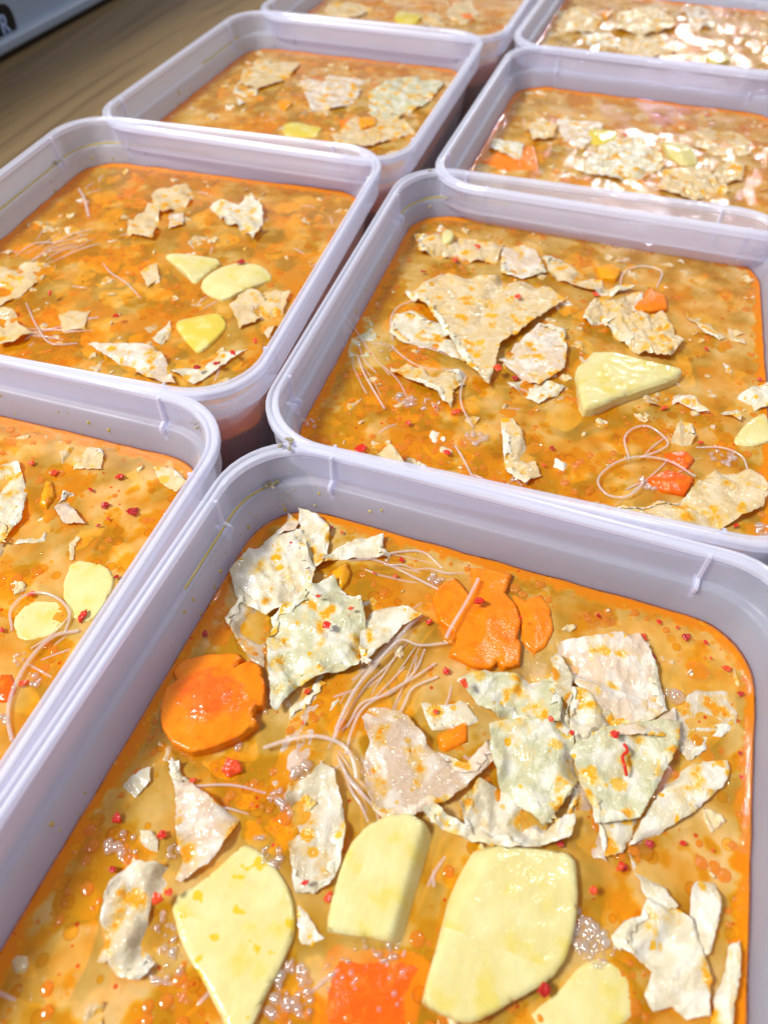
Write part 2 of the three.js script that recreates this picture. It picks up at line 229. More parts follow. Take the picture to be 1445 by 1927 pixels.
for (const [k, t] of Object.entries(TUBS)) {
  const { map, through, patch, ins } = soupTextures(k), soup = new THREE.Group(); soup.name = numbered('soup'); scene.add(soup); SOUPS[k] = soup;
  soup.position.set(t.at[0] * mm, t.water * mm, t.at[1] * mm); soup.rotation.y = t.turn; soup.scale.x = t.wide ?? 1;
  tag(soup, SOUP_LABELS[k], 'soup', 'soup filling the plastic tubs');
  const rings = 46, outline = roundedRect(HW - ins - 0.12, HL - ins - 0.12, cornerAt(ins) - 0.1, 12, 22), n = outline.length, pos = [], uv = [], idx = [];
  const put = (x, y, z) => { pos.push(x * mm, y * mm, z * mm); uv.push(x / (2 * HW) + 0.5, z / (2 * HL) + 0.5); };
  put(0, waterHeight(k, 0, 0), 0);
  for (let j = 1; j <= rings; j++) { const s = j < 36 ? j / 36 * 0.9 : 0.9 + (j - 36) / 10 * 0.1; for (const [x, z] of outline) put(x * s, waterHeight(k, x * s, z * s), z * s); }
  const low = -DEEP + 1.8 - t.water, steps = 5;
  for (let j = 1; j <= steps; j++) { const y = mix(0.4, low, j / steps), i2 = inset(t.water + y) + 0.12; for (const [x, z] of roundedRect(HW - i2, HL - i2, cornerAt(i2), 12, 22)) { pos.push(x * mm, y * mm, z * mm); uv.push(x * 0.90 / (2 * HW) + 0.5, z * 0.90 / (2 * HL) + 0.5); } }
  for (let i = 0; i < n; i++) idx.push(0, 1 + (i + 1) % n, 1 + i);
  for (let j = 0; j < rings - 1 + steps; j++) for (let i = 0; i < n; i++) { const a = 1 + j * n + i, b = 1 + j * n + (i + 1) % n; idx.push(a, b, a + n, b, b + n, a + n); }
  const g = new THREE.BufferGeometry(); g.setAttribute('position', new THREE.Float32BufferAttribute(pos, 3)); g.setAttribute('uv', new THREE.Float32BufferAttribute(uv, 2)); g.setIndex(idx); g.computeVertexNormals();
  const bump = bumpWet.clone(); bump.repeat.set(5, 5); bump.needsUpdate = true;
  mesh('broth', g, new THREE.MeshPhysicalMaterial({ map, roughness: 0.025, transmission: 1, transmissionMap: through, thickness: 0, ior: 1.34, bumpMap: bump, bumpScale: 0.00003 + 0.00004 * LOOK[k].wave }), soup);
  // the cloudy depth of the soup, some millimetres down
  const deep = [], di = [], du = [];
  const sheet = (y, s) => roundedRect(HW - ins - 0.7 - s, HL - ins - 0.7 - s, cornerAt(ins + 0.7), 8, 10).map(([x, z]) => [x, y, z]);
  const ringsD = []; for (let j = 1; j <= 12; j++) ringsD.push(sheet(0, 0).map(([x, , z]) => [x * j / 12, -6.5 + 1.6 * fbm(x * j / 12 / 15, z * j / 12 / 15, 2) - 1.2 * (j / 12) ** 6, z * j / 12]));
  ringsD.push(sheet(-9, 1.0), sheet(-20, 2.6), sheet(low + 0.6, 5.8));
  deep.push(0, -6.5 * mm, 0); du.push(0, 0); for (const q of ringsD) for (const p of q) { deep.push(p[0] * mm, p[1] * mm, p[2] * mm); du.push(p[0] / 60, p[2] / 60 + p[1] / 40); }
  const nd = ringsD[0].length; for (let i = 0; i < nd; i++) di.push(0, 1 + (i + 1) % nd, 1 + i);
  for (let j = 0; j < ringsD.length - 1; j++) for (let i = 0; i < nd; i++) { const a = 1 + j * nd + i, b = 1 + j * nd + (i + 1) % nd; di.push(a, b, a + nd, b, b + nd, a + nd); }
  { const last = 1 + (ringsD.length - 1) * nd, c = deep.length / 3; deep.push(0, (low + 0.6) * mm, 0); du.push(0, 0); for (let i = 0; i < nd; i++) di.push(c, last + i, last + (i + 1) % nd); }
  const gd = new THREE.BufferGeometry(); gd.setAttribute('position', new THREE.Float32BufferAttribute(deep, 3)); gd.setAttribute('uv', new THREE.Float32BufferAttribute(du, 2)); gd.setIndex(di); gd.computeVertexNormals();
  mesh('cloudy_depth', gd, new THREE.MeshPhysicalMaterial({ map: murkMap, roughness: 1, transmission: 0.25, thickness: 0, specularIntensity: 0.2 }), soup);
  // oil drops that stand proud of the surface
  const r = rng(k.charCodeAt(1) * 1013), list = [], count = { T1: 700, T2: 900, T4: 420, T3: 260 }[k] ?? 60;
  for (let i = 0, tries = 0; i < count && tries < 20000; tries++) {
    const x = (r() - 0.5) * 2 * (HW - 8), z = (r() - 0.5) * 2 * (HL - 8), p = patch(x, z), e = edgeDistance(x, z, ins); if (e < 0.8 || r() > smooth(0.5, 0.8, p) + (e < 6 ? 0.35 : 0) + 0.04) continue;
    const s = 0.22 + 0.95 * r() ** 3; list.push([x, waterHeight(k, x, z) + 0.02, z, s, s * 0.26, s * (0.85 + 0.3 * r()), r() * 3]); i++;
  }
  instances('oil_drop', drops, dropMaterial, list, soup, 'orange oil drops floating on the soup');
  BUBBLES[k] = [];
}
// bubbles in clusters where the photograph shows foam: centre x, z (world mm), spread, count, biggest radius
function foam(k, x, z, spread, count, biggest, h = 0.1) {
  const r = rng(Math.round((x + 200) * 31 + z * 17)), t = TUBS[k];
  for (let i = 0; i < count; i++) { const a = r() * 6.28, d = spread * Math.sqrt(r()), [lx, lz] = local(t, x + Math.cos(a) * d, z + Math.sin(a) * d * 0.8), s = biggest * (0.25 + 0.75 * r() ** 1.6); BUBBLES[k].push([lx, waterHeight(k, lx, lz) + h + s * 0.15, lz, s, s * 0.8]); }
}

// ---------------------------------------------------------------- food
function skinTexture(seed, tone) {
  const o = seed * 53.7, r = rng(seed * 7 + 3), N = 512, S = 40, drop = new Float32Array(N * N);
  for (let i = 0; i < 75; i++) {
    const cx = r() * N, cy = r() * N, rad = (0.3 + 1.2 * r() ** 2) / S * N, v = 0.5 + 0.5 * r(), ex = 0.6 + 0.7 * r(); if (fbm(cx / 150 + o, cy / 150, 2) < -0.12) continue;
    for (let y = Math.floor(cy - rad); y <= cy + rad; y++) for (let x = Math.floor(cx - rad * ex); x <= cx + rad * ex; x++) { const q = ((y + N) % N) * N + (x + N) % N, w = 0.25 * n2(x / 9, y / 9), d = Math.hypot((x - cx) / rad / ex, (y - cy) / rad) + w; if (d < 1) drop[q] = Math.max(drop[q], v * smooth(1, 0.8, d)); }
  }
  return dataTexture(N, N, (x, y, c) => {
    const u = x / N * S, v = y / N * S, a = fbm(u / 7 + o, v / 7, 4), b = fbm(u / 1.2, v / 1.2 + o, 3), st = fbm(u / 9 - o, v / 9 + 5, 4);
    const base = [[0.91, 0.87, 0.74], [0.84, 0.83, 0.66], [0.91, 0.82, 0.71], [0.91, 0.80, 0.58]][tone]; c[0] = base[0]; c[1] = base[1]; c[2] = base[2];
    lerp3(c, [0.97, 0.955, 0.90], smooth(-0.25, 0.4, a) * (tone === 3 ? 0.35 : 0.8)); lerp3(c, [0.90, 0.82, 0.66], smooth(0.15, 0.6, -a) * 0.5); lerp3(c, [0.97, 0.94, 0.78], smooth(0.25, 0.5, b) * 0.3);
    lerp3(c, [0.93, 0.80, 0.52], smooth(0.05, 0.35, st) * 0.55); lerp3(c, [0.95, 0.76, 0.22], smooth(0.26, 0.46, st) * 0.6); lerp3(c, [0.97, 0.64, 0.08], smooth(0.40, 0.50, st + 0.1 * b) * 0.8);
    lerp3(c, [0.96, 0.70, 0.05], drop[y * N + x] * 0.9);
  }, true);
}
const skinBump = dataTexture(512, 512, (x, y, c) => { const a = fbm(x / 60, y / 60, 3), b = 1 - Math.abs(n2(x / 40 + 0.8 * a, y / 110)); c[0] = c[1] = c[2] = 0.35 + 0.3 * a + 0.3 * b * b + 0.05 * n2(x / 9, y / 9); }, false);
const SKIN_MAPS = [0, 1, 2, 3].map((tone) => [0, 1].map((i) => skinTexture(tone * 5 + i + 1, tone)));
const skinCache = {};
function skinMaterial(tone, variant, clear) {
  const key = tone + '/' + variant + '/' + clear;
  return skinCache[key] ??= new THREE.MeshPhysicalMaterial({ map: SKIN_MAPS[tone][variant], roughness: 0.16, transmission: clear, thickness: 0, ior: 1.4, bumpMap: skinBump, bumpScale: 0.00034 });
}
// a flat outline filled with small triangles: earcut, then every long edge halved until all are short
function fill(points, longest) {
  const pts = points.map(([x, y]) => new THREE.Vector2(x, y)); let tris = THREE.ShapeUtils.triangulateShape(pts, []); const v = points.map((p) => [...p]);
  for (let pass = 0; pass < 9; pass++) {
    const mid = new Map(), next = []; let any = false;
    const half = (a, b) => { const d = Math.hypot(v[a][0] - v[b][0], v[a][1] - v[b][1]); if (d <= longest) return -1; const key = a < b ? a * 1e6 + b : b * 1e6 + a; if (!mid.has(key)) { mid.set(key, v.length); v.push([(v[a][0] + v[b][0]) / 2, (v[a][1] + v[b][1]) / 2]); } any = true; return mid.get(key); };
    for (const [a, b, c] of tris) {
      const ab = half(a, b), bc = half(b, c), ca = half(c, a), n = (ab >= 0) + (bc >= 0) + (ca >= 0);
      if (!n) next.push([a, b, c]);
      else if (n === 3) next.push([a, ab, ca], [ab, b, bc], [ca, bc, c], [ab, bc, ca]);
      else if (n === 1) { if (ab >= 0) next.push([a, ab, c], [ab, b, c]); else if (bc >= 0) next.push([b, bc, a], [bc, c, a]); else next.push([c, ca, b], [ca, a, b]); }
      else if (ab < 0) next.push([c, ca, bc], [ca, a, bc], [a, b, bc]); else if (bc < 0) next.push([a, ab, ca], [ab, b, ca], [b, c, ca]); else next.push([b, bc, ab], [bc, c, ab], [c, a, ab]);
    }
    tris = next; if (!any) break;
  }
  return { v, tris };
}
const pairs = (flat) => { const p = []; for (let i = 0; i < flat.length; i += 2) p.push([flat[i], flat[i + 1]]); return p; };
// the outline with more points and a torn, uneven edge
function torn(p, step, rough, seed) {
  const out = [];
  for (let i = 0; i < p.length; i++) { const a = p[i], b = p[(i + 1) % p.length], L = Math.hypot(b[0] - a[0], b[1] - a[1]), n = Math.max(1, Math.round(L / step)); for (let j = 0; j < n; j++) { const x = mix(a[0], b[0], j / n), z = mix(a[1], b[1], j / n); out.push([x + rough * (n3(x / 1.6, z / 1.6, seed) + 0.5 * n3(x * 1.9, z * 1.9, seed)), z + rough * (n3(x / 1.6, z / 1.6, seed + 40) + 0.5 * n3(x * 1.9, z * 1.9, seed + 40))]); } }
  return out;
}
function rounded(p, times = 2) { for (let t = 0; t < times; t++) { const q = []; p.forEach((a, i) => { const b = p[(i + 1) % p.length]; q.push([a[0] * 0.8 + b[0] * 0.2, a[1] * 0.8 + b[1] * 0.2], [a[0] * 0.2 + b[0] * 0.8, a[1] * 0.2 + b[1] * 0.8]); }); p = q; } return p; }
const centreOf = (p) => [p.reduce((s, q) => s + q[0], 0) / p.length, p.reduce((s, q) => s + q[1], 0) / p.length];
const toEdge = (x, z, p) => { let best = 1e9; for (let i = 0; i < p.length; i++) { const a = p[i], b = p[(i + 1) % p.length], ex = b[0] - a[0], ez = b[1] - a[1], t = clamp(((x - a[0]) * ex + (z - a[1]) * ez) / (ex * ex + ez * ez + 1e-9)); best = Math.min(best, Math.hypot(x - a[0] - ex * t, z - a[1] - ez * t)); } return best; };
let seedOf = 1;
function area(p) { let s = 0; p.forEach((a, i) => { const b = p[(i + 1) % p.length]; s += a[0] * b[1] - b[0] * a[1]; }); return s / 2; }
// top(x, z, d) and under(x, z, d): heights in mm over the soup, d = distance to the outline
function slab(outline, longest, top, under, uvScale, uvShift) {
  let p = outline; if (area(p) < 0) p = [...p].reverse();
  const { v, tris } = fill(p, longest), n = v.length, edge = new Map(), pos = [], uv = [], idx = [];
  for (const [a, b, c] of tris) for (const [i, j] of [[a, b], [b, c], [c, a]]) { const back = j + '_' + i; if (edge.has(back)) edge.delete(back); else edge.set(i + '_' + j, [i, j]); }
  const d = v.map(([x, z]) => toEdge(x, z, p));
  for (const side of [top, under]) v.forEach(([x, z], i) => { pos.push(x * mm, side(x, z, d[i]) * mm, z * mm); uv.push(x / uvScale + uvShift[0], z / uvScale + uvShift[1]); });
  for (const [a, b, c] of tris) { idx.push(a, c, b); idx.push(a + n, b + n, c + n); }
  for (const [i, j] of edge.values()) idx.push(i, j, j + n, i, j + n, i + n);
  const g = new THREE.BufferGeometry(); g.setAttribute('position', new THREE.Float32BufferAttribute(pos, 3)); g.setAttribute('uv', new THREE.Float32BufferAttribute(uv, 2)); g.setIndex(idx); g.computeVertexNormals(); return g;
}
function tofuSkin(k, label, flat, o) {
  const seed = seedOf++, raw = pairs(flat), c = centreOf(raw), far = !'T1T2T4'.includes(k), p = torn(raw.map(([x, z]) => [(x - c[0]) * 1.1, (z - c[1]) * 1.1]), far ? 1.2 : 0.6, far ? 0.3 : 0.2, seed * 3.1), creases = [0, 1, 2].map((i) => { const a = n2(seed * 1.7, i * 9.1) * 3.14, b = 3.5 * n2(seed * 2.9, i * 5.3); return [Math.cos(a), Math.sin(a), b, (i % 2 ? -1 : 1) * (0.16 + 0.1 * n2(seed, i))]; });
  const tilt = o.tilt ?? [0, 0], amp = (o.amp ?? 0.5) * (far ? 0.75 : 0.9), curl = (o.curl ?? 0.15) * 0.8, fold = seed * 2.4;
  const lie = (x, z, d) => o.h * 0.8 - 0.45 + tilt[0] * x + tilt[1] * z + amp * (creases.reduce((s, [a, b, e, f]) => s + f * Math.min(3.5, Math.abs(a * x + b * z - e)), 0) + 0.40 * n3(x / 6.5, z / 6.5, seed) + 0.35 * (1 - 2 * Math.abs(n3((x * Math.cos(fold) + z * Math.sin(fold)) / 3.2, (z * Math.cos(fold) - x * Math.sin(fold)) / 9, seed + 7))) + 0.14 * n3(x / 2.2, z / 2.2, seed + 20) + 0.035 * n3(x / 0.9, z / 0.9, seed + 33))
    + curl * Math.exp(-d / 0.9) * (0.5 + n3(x / 5, z / 5, seed + 60)) - 2.3 * smooth(0.0, 0.75, n3(x / 11, z / 11, seed + 90)) * Math.exp(-d / 3.5);
  const thick = 0.28, g = slab(p, far ? 1.1 : 0.6, (x, z, d) => lie(x, z, d) + thick * 0.5 * smooth(-0.1, 0.5, d), (x, z, d) => lie(x, z, d) - 0.12 - thick * 0.5 * smooth(-0.1, 0.5, d), 40, [seed * 0.37, seed * 0.61]);
  const m = mesh('tofu_skin', g, skinMaterial(o.tone ?? (k !== 'T1' && seed % 5 < 3 ? 3 : seed % 5 === 3 ? 2 : 0), seed % 2, (o.clear ?? 0) * 0.7 + 0.26), scene);
  m.position.set(c[0] * mm, TUBS[k].water * mm, c[1] * mm); tag(m, label, 'tofu skin', 'tofu skins in the ' + NICK[k]);
  const A = Math.abs(area(p)); if (far || A < 28) return;
  const q = area(p) < 0 ? [...p].reverse() : p, n = q.length;                // part of the rim folded back over the sheet
  for (let f = 0; f < (A > 110 ? 2 : 1); f++) {
    const from = Math.floor((0.5 + 0.5 * n2(seed * 3.3, f * 7.7)) * n), count = Math.floor(n * 0.2), wide = Math.min(2.4, Math.sqrt(A) * 0.2), outer = [], inner = [];
    for (let i = 0; i <= count; i++) { const a = q[(from + i) % n], b = q[(from + i + 1) % n], L = Math.hypot(b[0] - a[0], b[1] - a[1]) || 1, w = wide * Math.sin(Math.PI * i / count) ** 0.6 * (0.75 + 0.5 * n2(i / 3, seed)); outer.push([a[0], a[1]]); inner.push([a[0] - (b[1] - a[1]) / L * w, a[1] + (b[0] - a[0]) / L * w]); }
    const strip = [...outer, ...inner.reverse()].filter((e, i, l) => Math.hypot(e[0] - l[(i + 1) % l.length][0], e[1] - l[(i + 1) % l.length][1]) > 0.05); if (strip.length < 6) continue;
    const rise = (x, z) => { const d = toEdge(x, z, q); return lie(x, z, d) + 0.10 + 0.45 * Math.sin(Math.PI * clamp(d / wide)) + 0.15 * n3(x / 1.5, z / 1.5, seed + 200); };
    mesh('folded_rim', slab(strip, 0.6, rise, (x, z) => rise(x, z) - 0.18, 40, [seed * 0.7, seed * 0.2]), skinMaterial(o.tone ?? 0, (seed + 1) % 2, 0.2), m);
  }
}
const potatoMap = [0, 1, 2].map((i) => dataTexture(256, 256, (x, y, c) => {
  const a = fbm(x / 90 + i * 9, y / 90, 3), b = fbm(x / 8, y / 8, 3), s = fbm(x / 60 + i * 31 + 3, y / 60, 4); c[0] = 0.92; c[1] = [0.87, 0.82, 0.87][i]; c[2] = [0.58, 0.32, 0.58][i];
  lerp3(c, [0.94, 0.92, 0.68], smooth(-0.1, 0.5, a) * 0.6); lerp3(c, [0.91, 0.82, 0.30], smooth(0.1, 0.6, -a) * 0.5); lerp3(c, [0.98, 0.96, 0.78], smooth(0.2, 0.5, b) * 0.2); lerp3(c, [0.93, 0.76, 0.08], smooth(0.30, 0.38, s) * (i === 2 ? 0.75 : 0));
}, true));
const potatoBump = dataTexture(256, 256, (x, y, c) => { c[0] = c[1] = c[2] = 0.5 + 0.3 * fbm(x / 22, y / 60, 4) + 0.2 * fbm(x / 5, y / 5, 2); }, false);
const potatoMaterial = potatoMap.map((map) => new THREE.MeshPhysicalMaterial({ map, roughness: 0.13, transmission: 0.2, thickness: 0, ior: 1.4, bumpMap: potatoBump, bumpScale: 0.00009 }));
const carrotMaterial = [0, 1, 2].map((i) => new THREE.MeshPhysicalMaterial({
  map: dataTexture(256, 256, (x, y, c) => { const a = fbm(x / 50 + i * 7, y / 50, 4), b = fbm(x / 9, y / 9, 2); c[0] = [0.96, 0.93, 0.92][i]; c[1] = [0.52, 0.64, 0.38][i]; c[2] = [0.04, 0.04, 0.04][i]; lerp3(c, [0.97, 0.60, 0.12], smooth(0, 0.6, a) * 0.45); lerp3(c, [0.93, 0.42, 0.03], smooth(0.1, 0.6, -a) * 0.5); lerp3(c, [0.98, 0.68, 0.25], smooth(0.25, 0.5, b) * 0.2); }, true),
  roughness: 0.2, transmission: 0.1, thickness: 0, ior: 1.4, bumpMap: potatoBump, bumpScale: 0.00014 }));
function chunk(name, k, flat, o, material, bumpy) {
  const seed = seedOf++, raw = pairs(flat), c = centreOf(raw), p = torn(name === 'carrot_slice' ? raw.map(([x, z]) => [x - c[0], z - c[1]]) : rounded(raw.map(([x, z]) => [x - c[0], z - c[1]]), 1), 0.8, 0.06, seed), size = Math.sqrt(Math.abs(area(p))), round = o.round ?? 0.6, tilt = o.tilt ?? [0, 0], depth = o.depth ?? 6;
  const cuts = o.facets ?? (name === 'potato_chunk' ? [0, 1, 2].map((i) => { const a = seed * 1.9 + i * 2.1 + 0.6 * n2(seed, i), sl = 0.35 + 0.25 * n2(seed * 2, i * 3); return [-Math.cos(a) * sl, -Math.sin(a) * sl, sl * size * 0.34]; }).concat([[tilt[0], tilt[1], 0]]) : null);
  const face = (x, z, d) => {
    let y = tilt[0] * x + tilt[1] * z + (o.dome ?? 0.2) * 2 * smooth(0, size * 0.5, d);
    if (cuts) { let s = 0; for (const [a, b, e] of cuts) s += Math.exp(-(a * x + b * z + e) / 0.4); y = -0.4 * Math.log(s); }
    const q = clamp(1 - d / round); return o.h + y - round * (1 - Math.sqrt(Math.max(0, 1 - q * q))) + bumpy * (0.5 * n3(x / 3.5, z / 3.5, seed) + 0.35 * n3(x / 1.3, z / 1.3, seed + 9)) * smooth(0, 1.2, d);
  };
  const g = slab(p, 0.9, face, () => o.h - depth, 30, [seed * 0.29, seed * 0.47]);
  const m = mesh(name, g, material, scene); m.position.set(c[0] * mm, TUBS[k].water * mm, c[1] * mm); return [m, p, face, seed];
}
function potato(k, label, flat, o) { tag(chunk('potato_chunk', k, flat, o, potatoMaterial[o.tone ?? 0], 0.12)[0], label, 'potato', 'potatoes in the ' + NICK[k]); }
const coredCarrot = carrotMaterial[0].clone(); coredCarrot.vertexColors = true;
function carrot(k, label, flat, o) {
  const [m, p, , seed] = chunk('carrot_slice', k, flat, o, o.core ? coredCarrot : carrotMaterial[o.tone ?? 0], 0.07); tag(m, label, 'carrot', 'carrots in the ' + NICK[k]);
  if (!o.core) return;
  const g = m.geometry, q = g.attributes.position, col = []; let reach = 0; for (const [x, z] of p) reach = Math.max(reach, Math.hypot(x, z));
  for (let i = 0; i < q.count; i++) {                                        // the softer, redder heart of the slice, with its grainy flesh
    const x = q.getX(i) / mm, z = q.getZ(i) / mm, d = Math.hypot(x + 1.0, (z - 0.6) * 1.1) / reach + 0.14 * n3(x / 2.5, z / 2.5, seed), t = smooth(0.62, 0.30, d);
    col.push(mix(1, 0.98, t), mix(1, 0.62, t), mix(1, 3.0, t)); if (i < q.count / 2) q.setY(i, q.getY(i) + t * mm * (0.45 * Math.max(0, n3(x / 0.8, z / 0.8, seed + 3)) + 0.15));
  }
  g.setAttribute('color', new THREE.Float32BufferAttribute(col, 3)); g.computeVertexNormals();
}
const noodleMaterial = new THREE.MeshPhysicalMaterial({ color: new THREE.Color().setRGB(0.96, 0.91, 0.87), roughness: 0.14, transmission: 0.76, thickness: 0, ior: 1.42 });
function chiliStrip(k, label, flat, o) { noodle(k, label, flat, o, 'chili_strip', chiliMaterial[0], 'chili strip'); }
function noodle(k, label, flat, o, name = 'glass_noodle', material = noodleMaterial, category = 'noodle') {
  const p = pairs(flat), c = centreOf(p), t = TUBS[k], curve = new THREE.CatmullRomCurve3(p.map(([x, z], i) => { const end = i === 0 || i === p.length - 1; return new THREE.Vector3((x - c[0]) * mm, (o.h + (end ? -0.5 : 0.25 * n2(x, z))) * mm, (z - c[1]) * mm); })), r = (o.r ?? 0.40) * 0.68 * mm, n = Math.max(16, p.length * 9);
  const tube = new THREE.TubeGeometry(curve, n, r, 9), caps = [0, 1].map((u) => { const s = new THREE.SphereGeometry(r, 9, 6), q = curve.getPointAt(u); s.translate(q.x, q.y, q.z); return s; });
  const m = mesh(name, mergeGeometries([tube, ...caps]), material, scene); m.position.set(c[0] * mm, t.water * mm, c[1] * mm); tag(m, label, category, category === 'noodle' ? 'glass noodles in the ' + NICK[k] : undefined);
}
const chiliMaterial = [[0.62, 0.018, 0.003], [0.72, 0.06, 0.006], [0.42, 0.010, 0.004]].map((c) => new THREE.MeshPhysicalMaterial({ color: new THREE.Color().setRGB(...c), roughness: 0.3 }));
const chiliShapes = [0, 1, 2, 3, 4].map((i) => { const r = rng(i * 71 + 4), p = []; for (let j = 0; j < 5; j++) { const a = j / 5 * 6.283 + 0.5 * (r() - 0.5), d = 0.38 + 0.26 * r(); p.push([Math.cos(a) * d * (i % 2 ? 1.25 : 0.95), Math.sin(a) * d * (i % 2 ? 0.7 : 0.95)]); } return slab(p, 0.2, (x, z, d) => 0.03 + 0.05 * Math.sqrt(clamp(d / 0.06)) + 0.14 * n3(x * 2, z * 2, i), (x, z) => -0.06 + 0.14 * n3(x * 2, z * 2, i), 1, [0, 0]); });
// what lies half seen in the soup and cannot be counted: sunken shreds, torn crumbs, pools of oil, noodle ends
function blob(r, size, sharp) { const n = 5 + Math.floor(r() * 4), p = [], e = 0.5 + 0.5 * r(), t = r() * 6.3; for (let j = 0; j < n; j++) { const a = j / n * 6.283 + (r() - 0.5) * 0.5, d = size * (1 - sharp * r()), x = Math.cos(a) * d, z = Math.sin(a) * d * e; p.push([x * Math.cos(t) - z * Math.sin(t), x * Math.sin(t) + z * Math.cos(t)]); } return p; }
const sunkenMaterials = [[0.88, 0.80, 0.62], [0.85, 0.48, 0.06], [0.76, 0.58, 0.16]].map((c) => new THREE.MeshPhysicalMaterial({ color: new THREE.Color().setRGB(...c), roughness: 0.4, transmission: 0.15, thickness: 0, bumpMap: skinBump, bumpScale: 0.0002 }));
const oilMaterial = new THREE.MeshPhysicalMaterial({ color: new THREE.Color().setRGB(0.96, 0.55, 0.02), roughness: 0.03, transmission: 0.7, thickness: 0, ior: 1.46 });
function fillSoup(k, sunk, scraps, crumbs, pools, strands, specks) {
  const r = rng(k.charCodeAt(1) * 557 + 3), t = TUBS[k], ins = inset(t.water), lists = { scrap: [], a: [], b: [], c: [], crumb: [], pool: [], strand: [] };
  const spot = (m) => { for (;;) { const x = (r() - 0.5) * 2 * HW, z = (r() - 0.5) * 2 * HL; if (edgeDistance(x, z, ins) > m) return [x, z]; } };
  const place = (g, x, z) => { g.translate(x * mm, 0, z * mm); return g; };
  for (let i = 0; i < sunk; i++) {
    const size = 2.5 + 6.5 * r() ** 1.4, [x, z] = spot(size + 1), h = -0.7 - 1.9 * r(), s = 300 + i * 1.7, tx = (r() - 0.5) * 0.16, tz = (r() - 0.5) * 0.16, p = torn(rounded(blob(r, size, 0.5), 1), 1.2, 0.25, s), kind = r();
    const lie = (u, v) => Math.min(-0.25, h + tx * u + tz * v + 0.6 * n3(u / 4, v / 4, s));
    (kind < 0.80 ? lists.a : kind < 0.90 ? lists.b : lists.c).push(place(slab(p, 1.4, (u, v) => lie(u, v), (u, v) => lie(u, v) - 0.5, 40, [i * 0.3, i * 0.7]), x, z));
  }
  for (let i = 0; i < scraps; i++) {                                         // scraps that just break the surface
    const size = 1.2 + 4.2 * r() ** 1.8, [x, z] = spot(size * 0.8 + 0.4), s = 2100 + i * 1.3, p = torn(blob(r, size, 0.6), 0.9, 0.3, s), y0 = waterHeight(k, x, z), tx = (r() - 0.5) * 0.22, tz = (r() - 0.5) * 0.22, h = -0.75 + 0.9 * r();
    const lie = (u, v) => y0 + h + tx * u + tz * v + 0.7 * n3(u / 3, v / 3, s);
    (r() < 0.85 ? lists.scrap : lists.a).push(place(slab(p, 0.9, (u, v, d) => lie(u, v) + 0.12 * smooth(0, 0.4, d), (u, v) => lie(u, v) - 0.25, 40, [i * 0.23, i * 0.71]), x, z));
  }
  for (let i = 0; i < crumbs; i++) {
    const size = 0.5 + 2.2 * r() ** 2, [x, z] = spot(size + 0.5), s = 900 + i * 2.3, p = torn(blob(r, size, 0.6), 0.5, 0.15, s), y0 = waterHeight(k, x, z);
    lists.crumb.push(place(slab(p, 0.5, (u, v, d) => y0 + 0.25 + 0.35 * n3(u / 1.5, v / 1.5, s) + 0.15 * smooth(0, 0.3, d), () => y0 - 0.5, 40, [i * 0.31, i * 0.57]), x, z));
  }
  for (let i = 0; i < pools; i++) {
    const size = 0.8 + 3.2 * r() ** 2.6, [x, z] = spot(size * 0.7 + 0.5), s = 1500 + i * 1.9, p = torn(rounded(blob(r, size, 0.55), 3), 0.6, 0.2, s);
    lists.pool.push(place(slab(p, 0.7, (u, v, d) => waterHeight(k, x + u, z + v) + 0.03 + 0.16 * Math.sqrt(clamp(d / 0.9)), (u, v) => waterHeight(k, x + u, z + v) - 0.03, 40, [0, 0]), x, z));
  }
  for (let i = 0; i < strands; i++) {
    const [x, z] = spot(7), a = r() * 6.3, pts = []; let q = a, u = x, v = z; const bend = (r() - 0.5) * 0.5;
    for (let j = 0; j < 7; j++) { if (edgeDistance(u, v, ins) < 1) break; pts.push(new THREE.Vector3(u * mm, (-0.55 + 0.5 * Math.sin(j * 1.1 + i)) * mm, v * mm)); q += bend + (r() - 0.5) * 0.35; u += Math.cos(q) * 2.6; v += Math.sin(q) * 2.6; }
    if (pts.length > 3) lists.strand.push(new THREE.TubeGeometry(new THREE.CatmullRomCurve3(pts), 36, 0.38 * mm, 7));
  }
  const add = (list, name, m, label) => { if (!list.length) return; const o = mesh(name, mergeGeometries(list), m, SOUPS[k]); o.userData.kind = 'stuff'; o.userData.label = label; };
  add(lists.a, 'sunken_shreds', sunkenMaterials[0], 'pale shreds sunk below the surface'); add(lists.b, 'sunken_carrot_bits', sunkenMaterials[1], 'orange bits sunk below the surface'); add(lists.c, 'sunken_yellow_bits', sunkenMaterials[2], 'yellow bits sunk below the surface');
  if (specks) instances('chili_specks', chiliShapes[1], chiliMaterial[0], Array.from({ length: specks }, () => { const [x, z] = spot(1), q = 0.25 + 0.5 * r() ** 2; return [x, waterHeight(k, x, z) + 0.05, z, q * (0.7 + 0.8 * r()), q, q, r() * 6]; }), SOUPS[k], 'fine red chili specks afloat');
  add(lists.scrap, 'scraps', skinMaterial(3, 0, 0.35), 'thin wet tofu skin scraps at the surface'); add(lists.crumb, 'crumbs', skinMaterial(3, 1, 0.15), 'torn cream crumbs afloat'); add(lists.pool, 'oil_pools', oilMaterial, 'orange oil pools on the surface'); add(lists.strand, 'noodle_ends', noodleMaterial, 'thin noodle ends in the soup');
}
for (const [k, ...n] of [['T1', 80, 22, 30, 40, 22, 130], ['T2', 100, 110, 50, 60, 18, 120], ['T3', 110, 120, 40, 40, 26, 70], ['T4', 60, 14, 25, 36, 8, 90], ['T5', 80, 140, 50, 30, 10, 20], ['T6', 90, 120, 60, 20, 6, 10], ['T7', 60, 90, 40, 16, 4, 0], ['T8', 80, 130, 70, 16, 4, 0]]) fillSoup(k, ...n);
